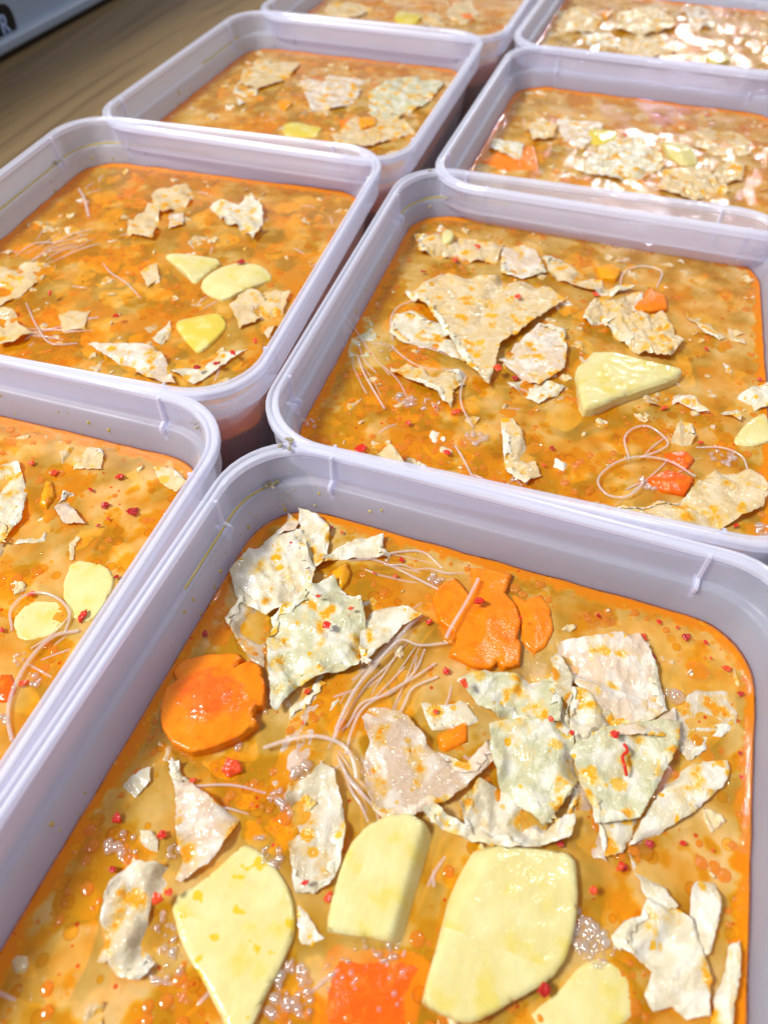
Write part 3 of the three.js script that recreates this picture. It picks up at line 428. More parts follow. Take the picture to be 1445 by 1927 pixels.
// a tangle of fine strands: centre (world mm), main direction, how wide and how long
function tangle(k, cx, cz, angle, spread, length, count, seed) {
  const r = rng(seed), t = TUBS[k], [lx, lz] = local(t, cx, cz), list = [];
  for (let i = 0; i < count; i++) {
    const off = (r() - 0.5) * spread, along = (r() - 0.5) * length * 0.5, L = length * (0.4 + 0.6 * r()), bend = (r() - 0.5) * 1.5, pts = []; let a = angle - bend / 2 + (r() - 0.5) * 0.6, x = lx - Math.sin(angle) * off + Math.cos(angle) * (along - L / 2), z = lz + Math.cos(angle) * off + Math.sin(angle) * (along - L / 2);
    const h = -0.9 + 1.5 * r(); for (let j = 0; j <= 6; j++) { pts.push(new THREE.Vector3(x * mm, (h - 0.5 * Math.abs(j - 3) / 3 + 0.3 * Math.sin(j + i)) * mm, z * mm)); a += bend / 6 + (r() - 0.5) * 0.25; x += Math.cos(a) * L / 6; z += Math.sin(a) * L / 6; }
    list.push(new THREE.TubeGeometry(new THREE.CatmullRomCurve3(pts), 32, (0.15 + 0.15 * r()) * mm, 7));
  }
  const o = mesh('noodle_tangle', mergeGeometries(list), noodleMaterial, SOUPS[k]); o.userData.kind = 'stuff'; o.userData.label = 'tangle of fine glassy noodles';
}
// grease caught on the ledge, and splashes on the inner wall: along the tub's outline from share u0 to u1
function ledgeOil(k, u0, u1, r) {
  const o = roundedRect(HW - 3.5, HL - 3.5, cornerAt(3.5), 16, 30), pts = []; for (let i = Math.floor(u0 * o.length); i <= u1 * o.length; i++) pts.push(new THREE.Vector3(o[i % o.length][0] * mm, (-7.85 + 0.1 * n2(i / 5, 3)) * mm, o[i % o.length][1] * mm));
  const g = new THREE.TubeGeometry(new THREE.CatmullRomCurve3(pts), pts.length * 2, r * mm, 7); mesh('oil_trace', g, greaseMaterial, TUB_OBJECTS[k]);
}
const greaseMaterial = new THREE.MeshPhysicalMaterial({ color: new THREE.Color().setRGB(0.80, 0.66, 0.16), roughness: 0.08, transmission: 0.5, thickness: 0, ior: 1.46 });
function splashes(k, u0, u1, count, seed) {
  const r = rng(seed), list = [], o = roundedRect(HW, HL, CR, 16, 30);
  for (let i = 0; i < count; i++) { const j = Math.floor((u0 + (u1 - u0) * r()) * o.length) % o.length, y = -9.5 - (-TUBS[k].water - 10) * r(), ins = inset(y) + 0.02, q = roundedRect(HW - ins, HL - ins, cornerAt(ins), 16, 30)[j], s = 0.1 + 0.32 * r() ** 3; list.push([q[0], y, q[1], s, s * (0.7 + 1.6 * r() ** 2), s]); }
  const m = instances('splash', new THREE.SphereGeometry(1, 10, 6), greaseMaterial, list, TUB_OBJECTS[k], 'greasy splashes on the inner wall');
}
function rimBits(k, u, ins, y, count, spread, big, seed) {                   // bits of food and drips left on the rim
  const r = rng(seed), list = [], o = roundedRect(HW - ins, HL - ins, cornerAt(ins), 16, 30), c = o[Math.floor(u * o.length) % o.length];
  for (let i = 0; i < count; i++) { const s = big * (0.35 + 0.65 * r()); list.push([c[0] + (r() - 0.5) * spread, y + 0.3 * s + 0.4 * r(), c[1] + (r() - 0.5) * spread, s, s * 0.6, s * (0.6 + 0.6 * r()), r() * 6]); }
  instances('food_bit', crumbShape, skinMaterial(0, 0, 0.1), list, TUB_OBJECTS[k], 'cream food bits stuck to the rim');
}
const crumbShape = (() => { const g = new THREE.IcosahedronGeometry(1, 3), p = g.attributes.position; for (let i = 0; i < p.count; i++) { const f = 1 + 0.35 * n3(p.getX(i) * 1.3, p.getY(i) * 1.3, p.getZ(i) * 1.3) + 0.15 * n3(p.getX(i) * 3.3, p.getY(i) * 3.3, p.getZ(i) * 3.3); p.setXYZ(i, p.getX(i) * f, p.getY(i) * f, p.getZ(i) * f); } g.deleteAttribute('normal'); g.deleteAttribute('uv'); const m = mergeVertices(g, 1e-4); m.computeVertexNormals(); m.setAttribute('uv', new THREE.Float32BufferAttribute(Array.from({ length: m.attributes.position.count * 2 }, (_, i) => i % 7 / 7), 2)); return m; })();
rimBits('T1', 0.565, 1.0, 0.1, 9, 3.2, 0.55, 31); rimBits('T1', 0.545, 3.6, -7.6, 7, 2.6, 0.6, 32); rimBits('T2', 0.575, 3.4, -7.6, 8, 5, 0.7, 33); rimBits('T4', 0.78, 2.8, -4, 6, 2.5, 0.5, 34); rimBits('T3', 0.49, 3.6, -7.8, 5, 2.5, 0.6, 35); rimBits('T2', 0.553, 1.2, 0, 4, 3, 0.45, 36);
ledgeOil('T1', 0.47, 0.55, 0.24); ledgeOil('T3', 0.40, 0.66, 0.3); ledgeOil('T2', 0.50, 0.62, 0.3); ledgeOil('T5', 0.45, 0.52, 0.35);
splashes('T1', 0.38, 0.62, 60, 11); splashes('T2', 0.40, 0.60, 40, 12); splashes('T3', 0.36, 0.60, 40, 13); splashes('T4', 0.55, 0.75, 40, 14); splashes('T5', 0.38, 0.56, 20, 15);
const chiliSeed = rng(404);
function chili(k, x, z, size, h, label) {
  const m = mesh('chili_flake', chiliShapes[Math.floor(chiliSeed() * 5)], chiliMaterial[[0, 0, 1, 1, 2][Math.floor(chiliSeed() * 5)]], scene);
  m.position.set(x * mm, (TUBS[k].water + h) * mm, z * mm); m.rotation.set((chiliSeed() - 0.5) * 0.5, chiliSeed() * 6.3, (chiliSeed() - 0.5) * 0.5); m.scale.set(clamp(size, 0.6, 5) * 1.05, clamp(size, 0.6, 2.2), clamp(size, 0.6, 5) * 1.05);
  tag(m, label ?? 'small glossy red chili flake in the soup of the ' + NICK[k], 'chili flake', 'chili flakes in the ' + NICK[k]);
}

// outlines in mm (x, z) on the table, one line per piece
tofuSkin('T1', 'thick cream tofu skin with yellow oil drops in the corner of the front tub', [-52.5, -39.4, -52, -44, -50.9, -47.5, -47.6, -52.8, -44.9, -54, -42.5, -51.9, -40, -47.7, -37.5, -45.3, -36.7, -40.8, -37.3, -38, -41, -34.7, -42.2, -33.3, -45.4, -33.6, -49.4, -35.3], {h:2.2,curl:0.6,amp:0.9});
tofuSkin('T1', 'translucent pinkish tofu skin flap hanging beside the orange carrot slice', [-50.6, -36.3, -46.2, -34.7, -42.7, -33.5, -40.7, -29.7, -40, -26.6, -38.3, -22.9, -40.4, -23, -44.1, -25.2, -47, -27.5, -49.2, -29.1, -48.8, -31.8, -48.7, -33.3], {h:0.9,clear:0.45,amp:0.6,tilt:[-0.1,0.05]});
tofuSkin('T1', 'small pointed tofu skin shred touching the corner wall of the front tub', [-49, -58.2, -47.4, -56.9, -45.7, -56.3, -45.4, -54, -47.8, -52, -49.7, -51.9, -48.4, -55.4], {h:2.0,amp:0.5,curl:0.5});
tofuSkin('T1', 'tofu skin with a folded rim and orange oil pool in the tub corner', [-46.8, -59.3, -44.1, -58.8, -40.6, -58.5, -38.5, -56.2, -37, -51.5, -36.7, -47.7, -37.9, -46.7, -40.6, -49.7, -42.8, -52.9, -45.2, -54.1, -44.5, -55.3], {h:1.6,curl:1.2,amp:0.5});
tofuSkin('T1', 'pale tofu skin shaped like a pointed wing floating near the back wall', [-36.9, -47.9, -35.7, -51.1, -33.9, -53.8, -31.4, -56.7, -27.1, -58.5, -26.3, -55.6, -23.8, -54.9, -25.6, -53.6, -29.5, -51.9, -33.6, -50.5, -35.8, -48.2], {h:1.2,curl:0.9,amp:0.5});
tofuSkin('T1', 'greyish square tofu skin with chili flakes and yellow stain on top', [-36.6, -39.5, -34.4, -41.8, -32.5, -43.6, -29.5, -41.5, -25.9, -40.8, -23.8, -37.1, -21.8, -32.1, -21.6, -28.1, -25.2, -25.7, -28.1, -23.1, -29.8, -21.4, -30.9, -18.3, -31.4, -16, -32.6, -16.4, -35.2, -21.1, -38.9, -27.9, -39.1, -30.7, -40.3, -32.2, -39, -34.1, -36.5, -36.5], {h:2.6,curl:0.7,amp:0.6,tilt:[0.02,-0.02],tone:1});
tofuSkin('T1', 'bright crumpled tofu skin wedge above the glass noodles', [-25.7, -40.1, -23.1, -43.1, -19.5, -42.6, -13.3, -42, -15.9, -38.4, -17.5, -34.6, -18.9, -31.7, -19.9, -28.7, -21.6, -31.7, -22.8, -35.5], {h:1.8,curl:0.8,amp:0.8,tilt:[0.03,0.04]});
tofuSkin('T1', 'long pale tofu skin strip half sunk under the glass noodles', [-25.8, -26.9, -20, -29, -20.4, -25.1, -21.9, -20.1, -20.4, -14.5, -20.3, -11.6, -21.7, -8.2, -25.8, -3.7, -27.3, -4.2, -27.8, -10.4, -29.2, -16.7, -27.1, -19.9, -27.3, -23], {h:0.2,clear:0.3,amp:0.35});
tofuSkin('T1', 'curled glassy tofu skin with white rim against the rounded potato chunk', [-23.6, -3.2, -21.1, -5.5, -19.9, -7.6, -17.8, -7.7, -16.1, -5.2, -14, -2.4, -12.8, 0, -11.7, 4.8, -12.2, 7.6, -14, 9.5, -16.3, 10.1, -18.6, 6.7, -19.9, 4.7, -18.9, 2.8, -21.1, 0.8, -22.9, -1.2], {h:1.6,curl:1.1,amp:0.5,clear:0.2});
tofuSkin('T1', 'wide pinkish tofu skin with curved tail behind the rounded potato chunk', [-15.3, -18.1, -14.8, -20.1, -12.2, -21.1, -8.6, -21.2, -5.9, -19.5, -4, -17.7, -1.7, -17, 2.5, -16.8, 4.9, -21.9, 6.3, -23.1, 7.1, -20.5, 5.1, -15.9, 1.6, -10.7, -3.5, -5.9, -6.7, -4.5, -8.7, -5.4, -11.2, -8.5, -12.8, -12, -12.8, -14.9, -14.2, -16.6], {h:2.2,curl:0.8,amp:0.4,clear:0.25,tone:2});
tofuSkin('T1', 'small white tofu skin patch under orange oil beside the glass noodles', [-7, -25.3, -1.6, -29.2, 3.1, -25.4, 0.1, -23.2, -4, -21.3], {h:0.5,amp:0.3});
tofuSkin('T1', 'greenish white tofu skin with a big chili flake at its tip', [-2, -32.5, 1.9, -34.6, 9.2, -36.5, 14, -38.9, 15.4, -36.6, 16.2, -30.1, 11.9, -28.1, 7.2, -27.9, 3.1, -28.3, 0.4, -30.3], {h:1.7,curl:0.4,amp:0.7,tone:1});
tofuSkin('T1', 'bright white tofu skin dotted with round orange oil drops', [14.1, -45.4, 17, -47, 19.6, -48.2, 27.2, -52, 29.6, -49.8, 32, -44.4, 33.8, -38.6, 30.9, -35.2, 26.3, -32.2, 23.5, -34.4, 20.8, -37.4, 17.5, -39.2, 16.1, -41.9], {h:2.0,curl:0.3,amp:0.5});
tofuSkin('T1', 'narrow upright tofu skin strip overlapping two white sheets', [13.2, -40.8, 14.5, -42.3, 16.2, -40.3, 17.4, -38.7, 19, -29.6, 18.5, -28, 16.6, -28.8, 15.3, -35], {h:2.9,curl:0.2,amp:0.3,clear:0.25});
tofuSkin('T1', 'lumpy crumpled white tofu skin knot in the middle of the sheet cluster', [18, -36.6, 20.7, -37.5, 23.6, -35.2, 25.7, -32.1, 23.3, -29, 21.2, -26.9, 19.2, -28.9], {h:2.6,curl:0.2,amp:1.6});
tofuSkin('T1', 'glossy cream tofu skin standing just above the block shaped potato', [6.1, -24.6, 10.3, -26.8, 18.2, -29.3, 19.8, -25.4, 21.4, -20.8, 20.1, -17, 18.7, -13.7, 17.6, -11.7, 14.5, -13.4, 10, -15.5, 7.8, -19.4], {h:2.9,curl:0.6,amp:0.6,tone:1});
tofuSkin('T1', 'grey green tofu skin carrying a curled red chili strip', [21.2, -26.7, 24.7, -30.3, 30, -33.3, 36.3, -36, 36.3, -31.2, 34.2, -24.9, 32.7, -20.7, 31.9, -18, 28.3, -16.3, 25.8, -15.1, 24.1, -18.8, 21.9, -22.2, 20.3, -24.7], {h:2.9,curl:0.5,amp:0.4,tone:1});
tofuSkin('T1', 'white folded tofu skin ridge with orange oil streak', [22.4, -27.4, 26, -30.7, 31.2, -34.4, 35.7, -38.8, 36.3, -35.3, 37.1, -33.3, 31.5, -31.8, 26.1, -29.8], {h:4.0,curl:0.6,amp:0.3});
tofuSkin('T1', 'half sunken tofu skin triangle next to the orange oil edge', [36.7, -39.9, 39.3, -43.8, 42.1, -47.3, 45.7, -51.1, 46.7, -48.4, 46.6, -40.5, 42.8, -35, 39.8, -31.7, 38.1, -32.9, 37, -36.2], {h:0.4,curl:0.2,amp:0.4,clear:0.2});
tofuSkin('T1', 'long pointed tofu skin leaf below the half sunken triangle', [37.1, -26.9, 40, -29.7, 44.6, -31.7, 45.6, -30.4, 44.4, -27.4, 40.6, -22, 36.1, -17.2, 32.7, -14.5, 32, -13.9, 33.1, -17.3, 34.9, -22], {h:1.4,curl:0.5,amp:0.4});
tofuSkin('T1', 'tofu skin with a frilly rim lying along the block shaped potato top', [4.5, -9.7, 6.3, -14.5, 9.1, -14.6, 13.4, -13.7, 17.7, -12, 21.2, -14.1, 21.3, -11, 16.6, -7.8, 10.6, -5.7, 5.5, -5.4, 1.4, -5.9, -0.6, -7.1, 1, -8.5, 3.3, -7.7, 6.2, -7.2], {h:2.0,curl:1.1,amp:0.9});
tofuSkin('T1', 'small tofu skin tip stained by a square orange oil spot', [26.1, -15.2, 32.2, -18.6, 31.5, -14.8, 30.4, -11.8, 28, -10.5, 27.1, -12.9], {h:1.4,amp:0.3});
tofuSkin('T1', 'thin translucent tofu skin ribbon dangling between two cream sheets', [21.4, -20.5, 24.1, -18.2, 26.2, -14.9, 28.1, -9.9, 25.8, -10.2, 21.4, -13.6, 21.7, -16.5], {h:1.2,amp:0.3,clear:0.4});
tofuSkin('T1', 'orange stained narrow tofu skin shred above a ragged white sheet', [32, -11.6, 34.9, -10.7, 39.2, -6.9, 37.4, -5.3, 35.1, -6.1], {h:1.6,amp:0.4});
tofuSkin('T1', 'ragged white tofu skin with a large orange oil blot', [34.9, -5.2, 36, -6.8, 38.8, -5.9, 41.1, -4.9, 42.8, -2, 44.2, 1.2, 44, 5.5, 41.3, 6.9, 39.5, 6.3, 37.2, 7.6, 36.1, 6.1, 36.7, 2.9, 34.4, 2, 30.9, 1.2, 32.8, -1.9, 34.5, -2.9], {h:2.0,curl:0.4,amp:0.6});
tofuSkin('T1', 'upright finger shaped tofu skin by the orange oil edge', [41.4, -9.9, 42.7, -11.5, 44.9, -11.7, 45.3, -9, 44.9, -4.6, 43.7, -0.7, 42.3, -2.2, 41.6, -5.5], {h:1.6,curl:0.3,amp:0.6});
tofuSkin('T1', 'white tofu skin strip stuck to the wall of the front tub', [46.7, -3.3, 48.3, -4.6, 48.3, -0.2, 47.6, 6, 45, 7, 45.8, 2.7, 46.7, -0.3], {h:2.4,amp:0.4});
tofuSkin('T1', 'sail shaped tofu skin pointing away from the diamond shaped potato', [-44.4, -0.5, -41.2, 1.6, -37.7, 2.6, -35.4, 3.3, -32.3, 3.8, -30.2, 4.1, -29.8, 5.9, -30.6, 9.5, -31.8, 12.3, -33.7, 14.8, -34.7, 14.9, -34.9, 12.6, -37.4, 9.9, -40.7, 4.6, -43.7, 1.1], {h:1.8,curl:0.7,amp:0.5,clear:0.15});
tofuSkin('T1', 'crumpled tofu skin lump with dark red chili beside the diamond shaped potato', [-41.6, 16.2, -38.3, 15.4, -35.7, 15.3, -34.7, 17.6, -37, 19.2, -35.8, 22.1, -34.7, 24.6, -32.1, 26.4, -32.8, 28, -34.3, 29, -36.3, 29.2, -38.3, 28.2, -39.8, 28.6, -39.4, 26.6, -41.7, 24.2, -42.9, 21.3, -42.8, 18.6], {h:1.8,curl:0.7,amp:1.0,clear:0.15});
tofuSkin('T1', 'tiny white tofu skin chip among the bubbles', [-43.7, 11.2, -41.9, 10.8, -40.4, 11.5, -39.6, 13.7, -40.8, 14.1, -42.6, 12.7], {h:1.0,amp:0.3});
tofuSkin('T1', 'small oily tofu skin chip below the notched carrot slice', [-50.7, 9.2, -50.6, 5.5, -48.9, 2.6, -47.9, 1.8, -46.9, 3.8, -47.4, 5.8, -48.3, 8.3], {h:0.9,amp:0.4});
tofuSkin('T1', 'tiny pale tofu skin sliver between the diamond and rounded potatoes', [-15.5, 11.7, -13.5, 13.2, -10.1, 15.2, -11.2, 16.5, -12.8, 16.7, -14.2, 14.9], {h:0.6,amp:0.3});
tofuSkin('T1', 'large tofu skin sunk below the soup at the far corner', [12.3, -50.8, 21.7, -52.2, 28.1, -59.7, 41.6, -59.9, 47.1, -49.7, 39.6, -45.8, 33.3, -40.2, 19.6, -45.8], {h:-2.2,amp:0.4});
potato('T1', 'large diamond shaped potato slice with flat yellow face and oil stain', [-34.1, 18.4, -30.6, 14.1, -28.8, 10.7, -27, 7, -24.1, 7.4, -19.5, 9.3, -16.3, 11.7, -14.1, 15.6, -14.1, 20.2, -14.8, 24.8, -14.8, 28.1, -15.4, 31.5, -18.8, 29.6, -24, 26.1, -26.9, 24.7, -30.5, 22.2], {h:1.0,tone:2,facets:[[0.02,0.04,0],[-0.35,0.25,4.2],[0.3,-0.2,3.6]],depth:10,round:0.7});
potato('T1', 'rounded potato chunk with bright top between two larger potatoes', [-10.7, 8.9, -10.9, 2.3, -9.3, -1.6, -6.4, -4.3, -2.9, -5.8, 0.4, -5, 3.1, -2.7, 3.9, 0.6, 4.9, 5.5, 4.8, 11.5, 1.8, 12.2, -4.2, 13.3, -7.9, 14.1, -9.9, 14.3], {h:2.6,facets:[[0.05,-0.03,0],[-1.6,0,4.4],[0.5,0.2,5.2]],depth:12,round:1.0});
potato('T1', 'big block shaped yellow potato with straight top edge', [6.7, -4, 11.7, -5.8, 17.9, -7.6, 23.4, -8.9, 24.9, -3.8, 25.3, 1.2, 24.8, 5.9, 22.9, 9.5, 18, 14.2, 14.8, 17.3, 12.6, 18.6, 6.5, 18.3, 6.3, 16.4, 6.4, 10.4, 6.3, 3.5], {h:2.5,facets:[[-0.04,0.03,0],[1.0,0.29,7.4],[-0.35,-0.3,6.5]],depth:14,round:0.9});
potato('T1', 'dull potato piece partly sunk in front of the block potato', [26, 5.9, 29, 3.4, 31.9, 2.7, 34.7, 4.1, 35.8, 7.3, 35.4, 10.3, 28.2, 16.3, 20.5, 19, 19, 15.5, 21, 12.9, 24, 9.6], {h:0.5,dome:0.8,depth:8,round:1.5});
carrot('T1', 'notched orange carrot slice with pinkish core near the side wall', [-52.8, -12.1, -51.8, -14.1, -53.4, -15.5, -52.6, -18.5, -48.9, -20.9, -43.7, -23, -41.9, -22.2, -42.7, -20.3, -40.6, -22.4, -38.1, -21.9, -35.3, -18.3, -33.8, -14.7, -35.1, -14, -34.9, -12.3, -33.3, -11.2, -35.3, -7.7, -38.8, -4.4, -41.9, -2.5, -45.8, -2.9, -49.1, -4.8, -51.6, -8.1], {h:1.8,dome:0.5,tilt:[0.05,0.06],depth:7,core:true});
carrot('T1', 'sunken smooth carrot slice under the pinkish tofu skin flap', [-54.2, -33.1, -50.3, -33.9, -48.2, -31.6, -47, -27.5, -47.1, -24.3, -50.6, -22.2, -53.2, -24, -54.1, -29.5], {h:-0.6,depth:5});
carrot('T1', 'flower cut carrot slice with wet notched face and one round chili flake', [-5.4, -36.1, -4.9, -39.8, -5.8, -41.2, -9.2, -42.5, -12.2, -47.4, -11.6, -50.6, -9, -53.7, -5.4, -50.7, -4.8, -52.1, -6.9, -57.3, -3, -58, 1.9, -58.5, 1.5, -53.5, 2.2, -52.8, 4.3, -51.3, 6, -47.9, 6.2, -44.1, 7.3, -42.8, 7.9, -38.5, 5.1, -36.7, 3.6, -37.5, 3.2, -36, 0, -35.2], {h:1.4,dome:0.4,depth:6});
carrot('T1', 'wing shaped carrot slice farthest from the glass noodles', [3, -54.3, 5.6, -53.7, 8.5, -56.2, 11, -53.2, 12.6, -48.6, 11.8, -44.4, 10, -42.1, 7.3, -43.9, 5.4, -48.9, 3.8, -51.8], {h:0.5,depth:6});
carrot('T1', 'small carrot wedge tucked between two pale tofu skins', [-3, -20.6, -0.8, -22.8, 1.4, -25.1, 2.6, -21.1, -0.5, -18.1, -1.8, -18.4], {h:0.5,depth:5});
carrot('T1', 'little amber carrot knob floating near the wing shaped skin', [-34, -46.9, -31.8, -50.1, -30, -47.8, -29.7, -45.2, -30.3, -43.4, -32.6, -44.7], {h:1.0,dome:0.4,depth:4,tone:1});
carrot('T1', 'red orange carrot chunk at the bottom between potatoes', [-8.8, 16.4, -7.4, 14.7, -5.3, 14.8, -2.1, 13.7, 3.5, 12, 6.8, 12.6, 6.5, 17.7, 7.1, 23.1, -6.4, 27.9, -8.5, 22.4], {h:-0.2,dome:0.4,depth:6,tone:2});
noodle('T1', 'thick pink glass noodle crossing the flower cut carrot slice', [-4.4, -53.6, -5.2, -47.2, -6.5, -40.4, -6.7, -38.7], {h:3.2,r:0.55});
noodle('T1', 'pale glass noodle bending in an elbow below the red chili flake', [-6.4, -38.4, -11.4, -35.9, -14.7, -35.9, -16.5, -33, -17.7, -28.5, -18.8, -25.9, -19.6, -22.8, -19.9, -19.4, -20.2, -15.3], {h:1.6});
noodle('T1', 'glossy glass noodle running along the edge of the crumpled skin wedge', [-13.1, -42.6, -14.7, -38.6, -16.2, -33.4, -18, -29.1, -19.2, -24.8, -19.8, -20.3, -19.9, -16.6, -19.8, -13.5], {h:1.4,r:0.6});
noodle('T1', 'glass noodle ending in a stub beside the amber oil pool', [-10.1, -36, -10.5, -30.9, -13.3, -25.1, -17.6, -21.5, -18.5, -16.7], {h:0.6});
noodle('T1', 'short hooked glass noodle over orange oil', [-6.2, -31.2, -9.8, -27.3, -10.2, -24, -10.5, -21.8], {h:0.9});
noodle('T1', 'long diagonal glass noodle in the middle of the bundle', [-7.4, -33.6, -10.1, -29.5, -13.7, -25, -16.9, -20.7, -17.4, -16.1, -17, -12], {h:1.0});
noodle('T1', 'glass noodle arching across the long sunken tofu skin strip', [-30.5, -7.9, -27.5, -10.1, -23.4, -12.4, -19.9, -12.9, -17.2, -12.4, -15.1, -10.7, -13.6, -8.4], {h:1.8,r:0.55});
noodle('T1', 'glass noodle fanning out toward the rounded potato chunk', [-6.5, -4.9, -9.4, -5.4, -12.6, -6.6, -15.3, -8.3, -17.7, -10.6], {h:0.5});
noodle('T1', 'second fanned glass noodle close to the curled glassy skin', [-9.4, -2.8, -11.5, -4.7, -13.6, -6.2, -15.9, -8.8], {h:0.4});
noodle('T1', 'third fanned glass noodle in the middle of the fan', [-8.5, -4.7, -10.6, -5.9, -13.6, -7.5, -16.7, -9.5], {h:0.5});
noodle('T1', 'glass noodle curving along the oily back wall', [-32, -51.1, -27.9, -52.4, -22.5, -56.3, -17.6, -58.1, -12.6, -55.8], {h:0.4});
noodle('T1', 'faint glass noodle behind the flower cut carrot slice', [-19, -52.9, -15.1, -54.5, -11.1, -54.6, -7.3, -56.5], {h:0.1});
noodle('T1', 'thin glass noodle under the notched carrot slice', [-41.3, 3, -38.5, 1.7, -32.8, -0.5, -27.4, -1.2], {h:0.4,r:0.35});
noodle('T1', 'short thin glass noodle near the sail shaped skin', [-35.1, 3.6, -31.9, 3.2, -28.3, 2.8], {h:0.3,r:0.3});
chili('T1', -38.3, -57.5, 1.1, 0.8);
chili('T1', -35.7, -57, 0.9, 0.8);
chili('T1', -37.6, -46.9, 0.9, 0.8);
chili('T1', -27.9, -20.3, 1.3, 0.8, 'red chili flake just below the greyish square tofu skin');
chili('T1', -26.2, -14.5, 0.8, 0.8);
chili('T1', -51.6, -24.7, 1.4, 0.8, 'red chili flake over the sunken smooth carrot slice');
chili('T1', -11, -42, 1.4, 0.8, 'upright red chili flake beside the flower cut carrot slice');
chili('T1', -4.9, -32.8, 1.3, 0.8);
chili('T1', -34.5, -2.9, 2.1, 0.8, 'large flat red chili flake below the notched carrot slice');
chili('T1', -21, -50, 0.9, 0.8);
chili('T1', -21.1, -54.4, 1.3, 0.8);
chili('T1', -25.4, -49.3, 0.6, 0.8);
chili('T1', -25.9, -37.7, 1, 4.2, 'small red chili flake at the edge of the greyish square skin');
chili('T1', -29, -32.8, 1.8, 4.2, 'largest red chili flake on the greyish square tofu skin');
chili('T1', -33, -38.2, 1, 4.2, 'orange red chili flake near the top of the greyish square skin');
chili('T1', -43.6, -48.5, 0.5, 4.2, 'tiny red speck on the thick cream corner tofu skin');
chili('T1', -0.7, -29.4, 1.9, 4.6, 'big red chili flake at the tip of the greenish white tofu skin');
chili('T1', 15.2, -28.2, 1, 4.6, 'red chili flake under the greenish white tofu skin');
chili('T1', 19.1, -26.9, 1.1, 4.6, 'red chili flake where the cream and grey green skins meet');
chili('T1', 26.1, -29.1, 1.6, 4.6, 'bright red chili flake on the white folded ridge');
chiliStrip('T1', 'curled red chili strip on the grey green tofu skin', [28.1, -28.5, 28.6, -27.3, 28, -26.1, 28.4, -24.7, 29.1, -23.4], {h:3.6,r:0.42});
chili('T1', -3.1, -47.9, 2.3, 3.6, 'round chili flake on the face of the flower cut carrot');
chili('T1', 5.7, -47, 0.7, 3.6);
chili('T1', 29.2, -52.6, 1.6, 0.8);
chili('T1', 31.2, -48.7, 1.4, 0.8);
chili('T1', 20.2, -54.5, 1, 0.8);
chili('T1', 37, -55.4, 1.7, 0.8);
chili('T1', 35.1, -56.9, 0.9, 0.8);
chili('T1', 40.6, -55.5, 1, 0.8);
chili('T1', 41.7, -52.1, 0.7, 0.8);
chili('T1', 44.5, -51, 1.6, 0.8);
chili('T1', 47.4, -46.5, 1.1, 0.8);
chili('T1', 47.6, -34.8, 0.7, 0.8);
chili('T1', 48, -30.6, 0.7, 0.8);
chili('T1', 39.4, -16.3, 1.3, 0.8);
chili('T1', 34.5, -14.5, 1.3, 0.8);
chili('T1', 30.9, -9.5, 1.5, 0.8);
chili('T1', 21, -9.7, 1.1, 0.8);
chili('T1', 31.7, -57.1, 1.1, 0.8);
chili('T1', -4.4, -24.4, 1, 0.8);
chili('T1', 44.1, -16.8, 0.5, 0.8);
chili('T1', -34.4, -2.8, 3.1, 0.9, 'broad orange red chili flake under the notched carrot slice');
chili('T1', -39.7, 1.2, 1.1, 0.9);
chili('T1', -40.1, 10.6, 1.4, 0.9);
chili('T1', -44.6, 17.8, 1.2, 0.9);
chili('T1', -11.1, 9.8, 1.7, 0.9, 'orange red chili flake on the rounded potato edge');
chili('T1', -48.4, 10.9, 1.7, 0.9);
chili('T1', -22.4, 6.1, 0.8, 0.9);
chili('T1', -35.2, 19.2, 1.8, 3, 'dark red chili flake on the crumpled tofu skin lump');
chili('T1', -15, 9.7, 1.1, 3, 'red chili flake at the foot of the curled glassy skin');
chili('T1', -34, 17.8, 1.2, 3);
chili('T1', 22.5, 10.8, 2, 2.0, 'orange red chili flake between block potato and dull potato');
chili('T1', 27, -4.3, 1.4, 2.0);
chili('T1', 30.3, -8.9, 1.2, 2.0);
tofuSkin('T2', 'large kite shaped tofu skin with orange oil stain in the second tub', [-48.7, -144.1, -45.7, -147.1, -40.1, -154.7, -32.1, -156.5, -19.1, -160.6, -7.4, -153.7, -13.3, -141.4, -16.5, -134.9, -19.1, -128.8, -18.3, -121.6, -17.9, -113.8, -24.7, -119.3, -34.3, -131.3, -40.7, -138.2], {h:2.2,curl:0.6,amp:0.7});
tofuSkin('T2', 'narrow tofu skin like a jagged bridge below the kite shaped skin', [-43.3, -112.5, -38.5, -111.8, -32.6, -112.3, -24.8, -114.3, -23.6, -110.8, -25.8, -107.7, -24.5, -101.6, -30.7, -106, -35.3, -106.7, -41.4, -108.4], {h:1.8,curl:0.8,amp:0.6});
tofuSkin('T2', 'tofu skin along the back corner with a red flake on it', [-56.4, -175.2, -46.2, -178.1, -30.6, -178.3, -30.2, -169.4, -37.9, -167.8, -52.6, -167.1], {h:1.6,amp:0.7,curl:0.5});
tofuSkin('T2', 'white tofu skin with orange spot behind the kite shaped skin', [-29.1, -177.1, -20.9, -181.1, -14.1, -169.1, -19.7, -163.9, -26.2, -164.8], {h:1.3,amp:0.5});
tofuSkin('T2', 'orange streaked tofu skin layer tucked under the kite shaped skin', [-49.8, -132.6, -45.4, -136, -36.2, -132.8, -26.9, -120.6, -34.8, -122.8, -43.1, -122.5, -47.7, -125.2], {h:0.7,amp:0.5});
tofuSkin('T2', 'greenish sunken tofu skin by the side wall of the second tub', [-59.2, -128.1, -56.6, -129.9, -51.7, -122.6, -50.8, -114.4, -55.9, -112.6], {h:0.3,amp:0.4,tone:1});
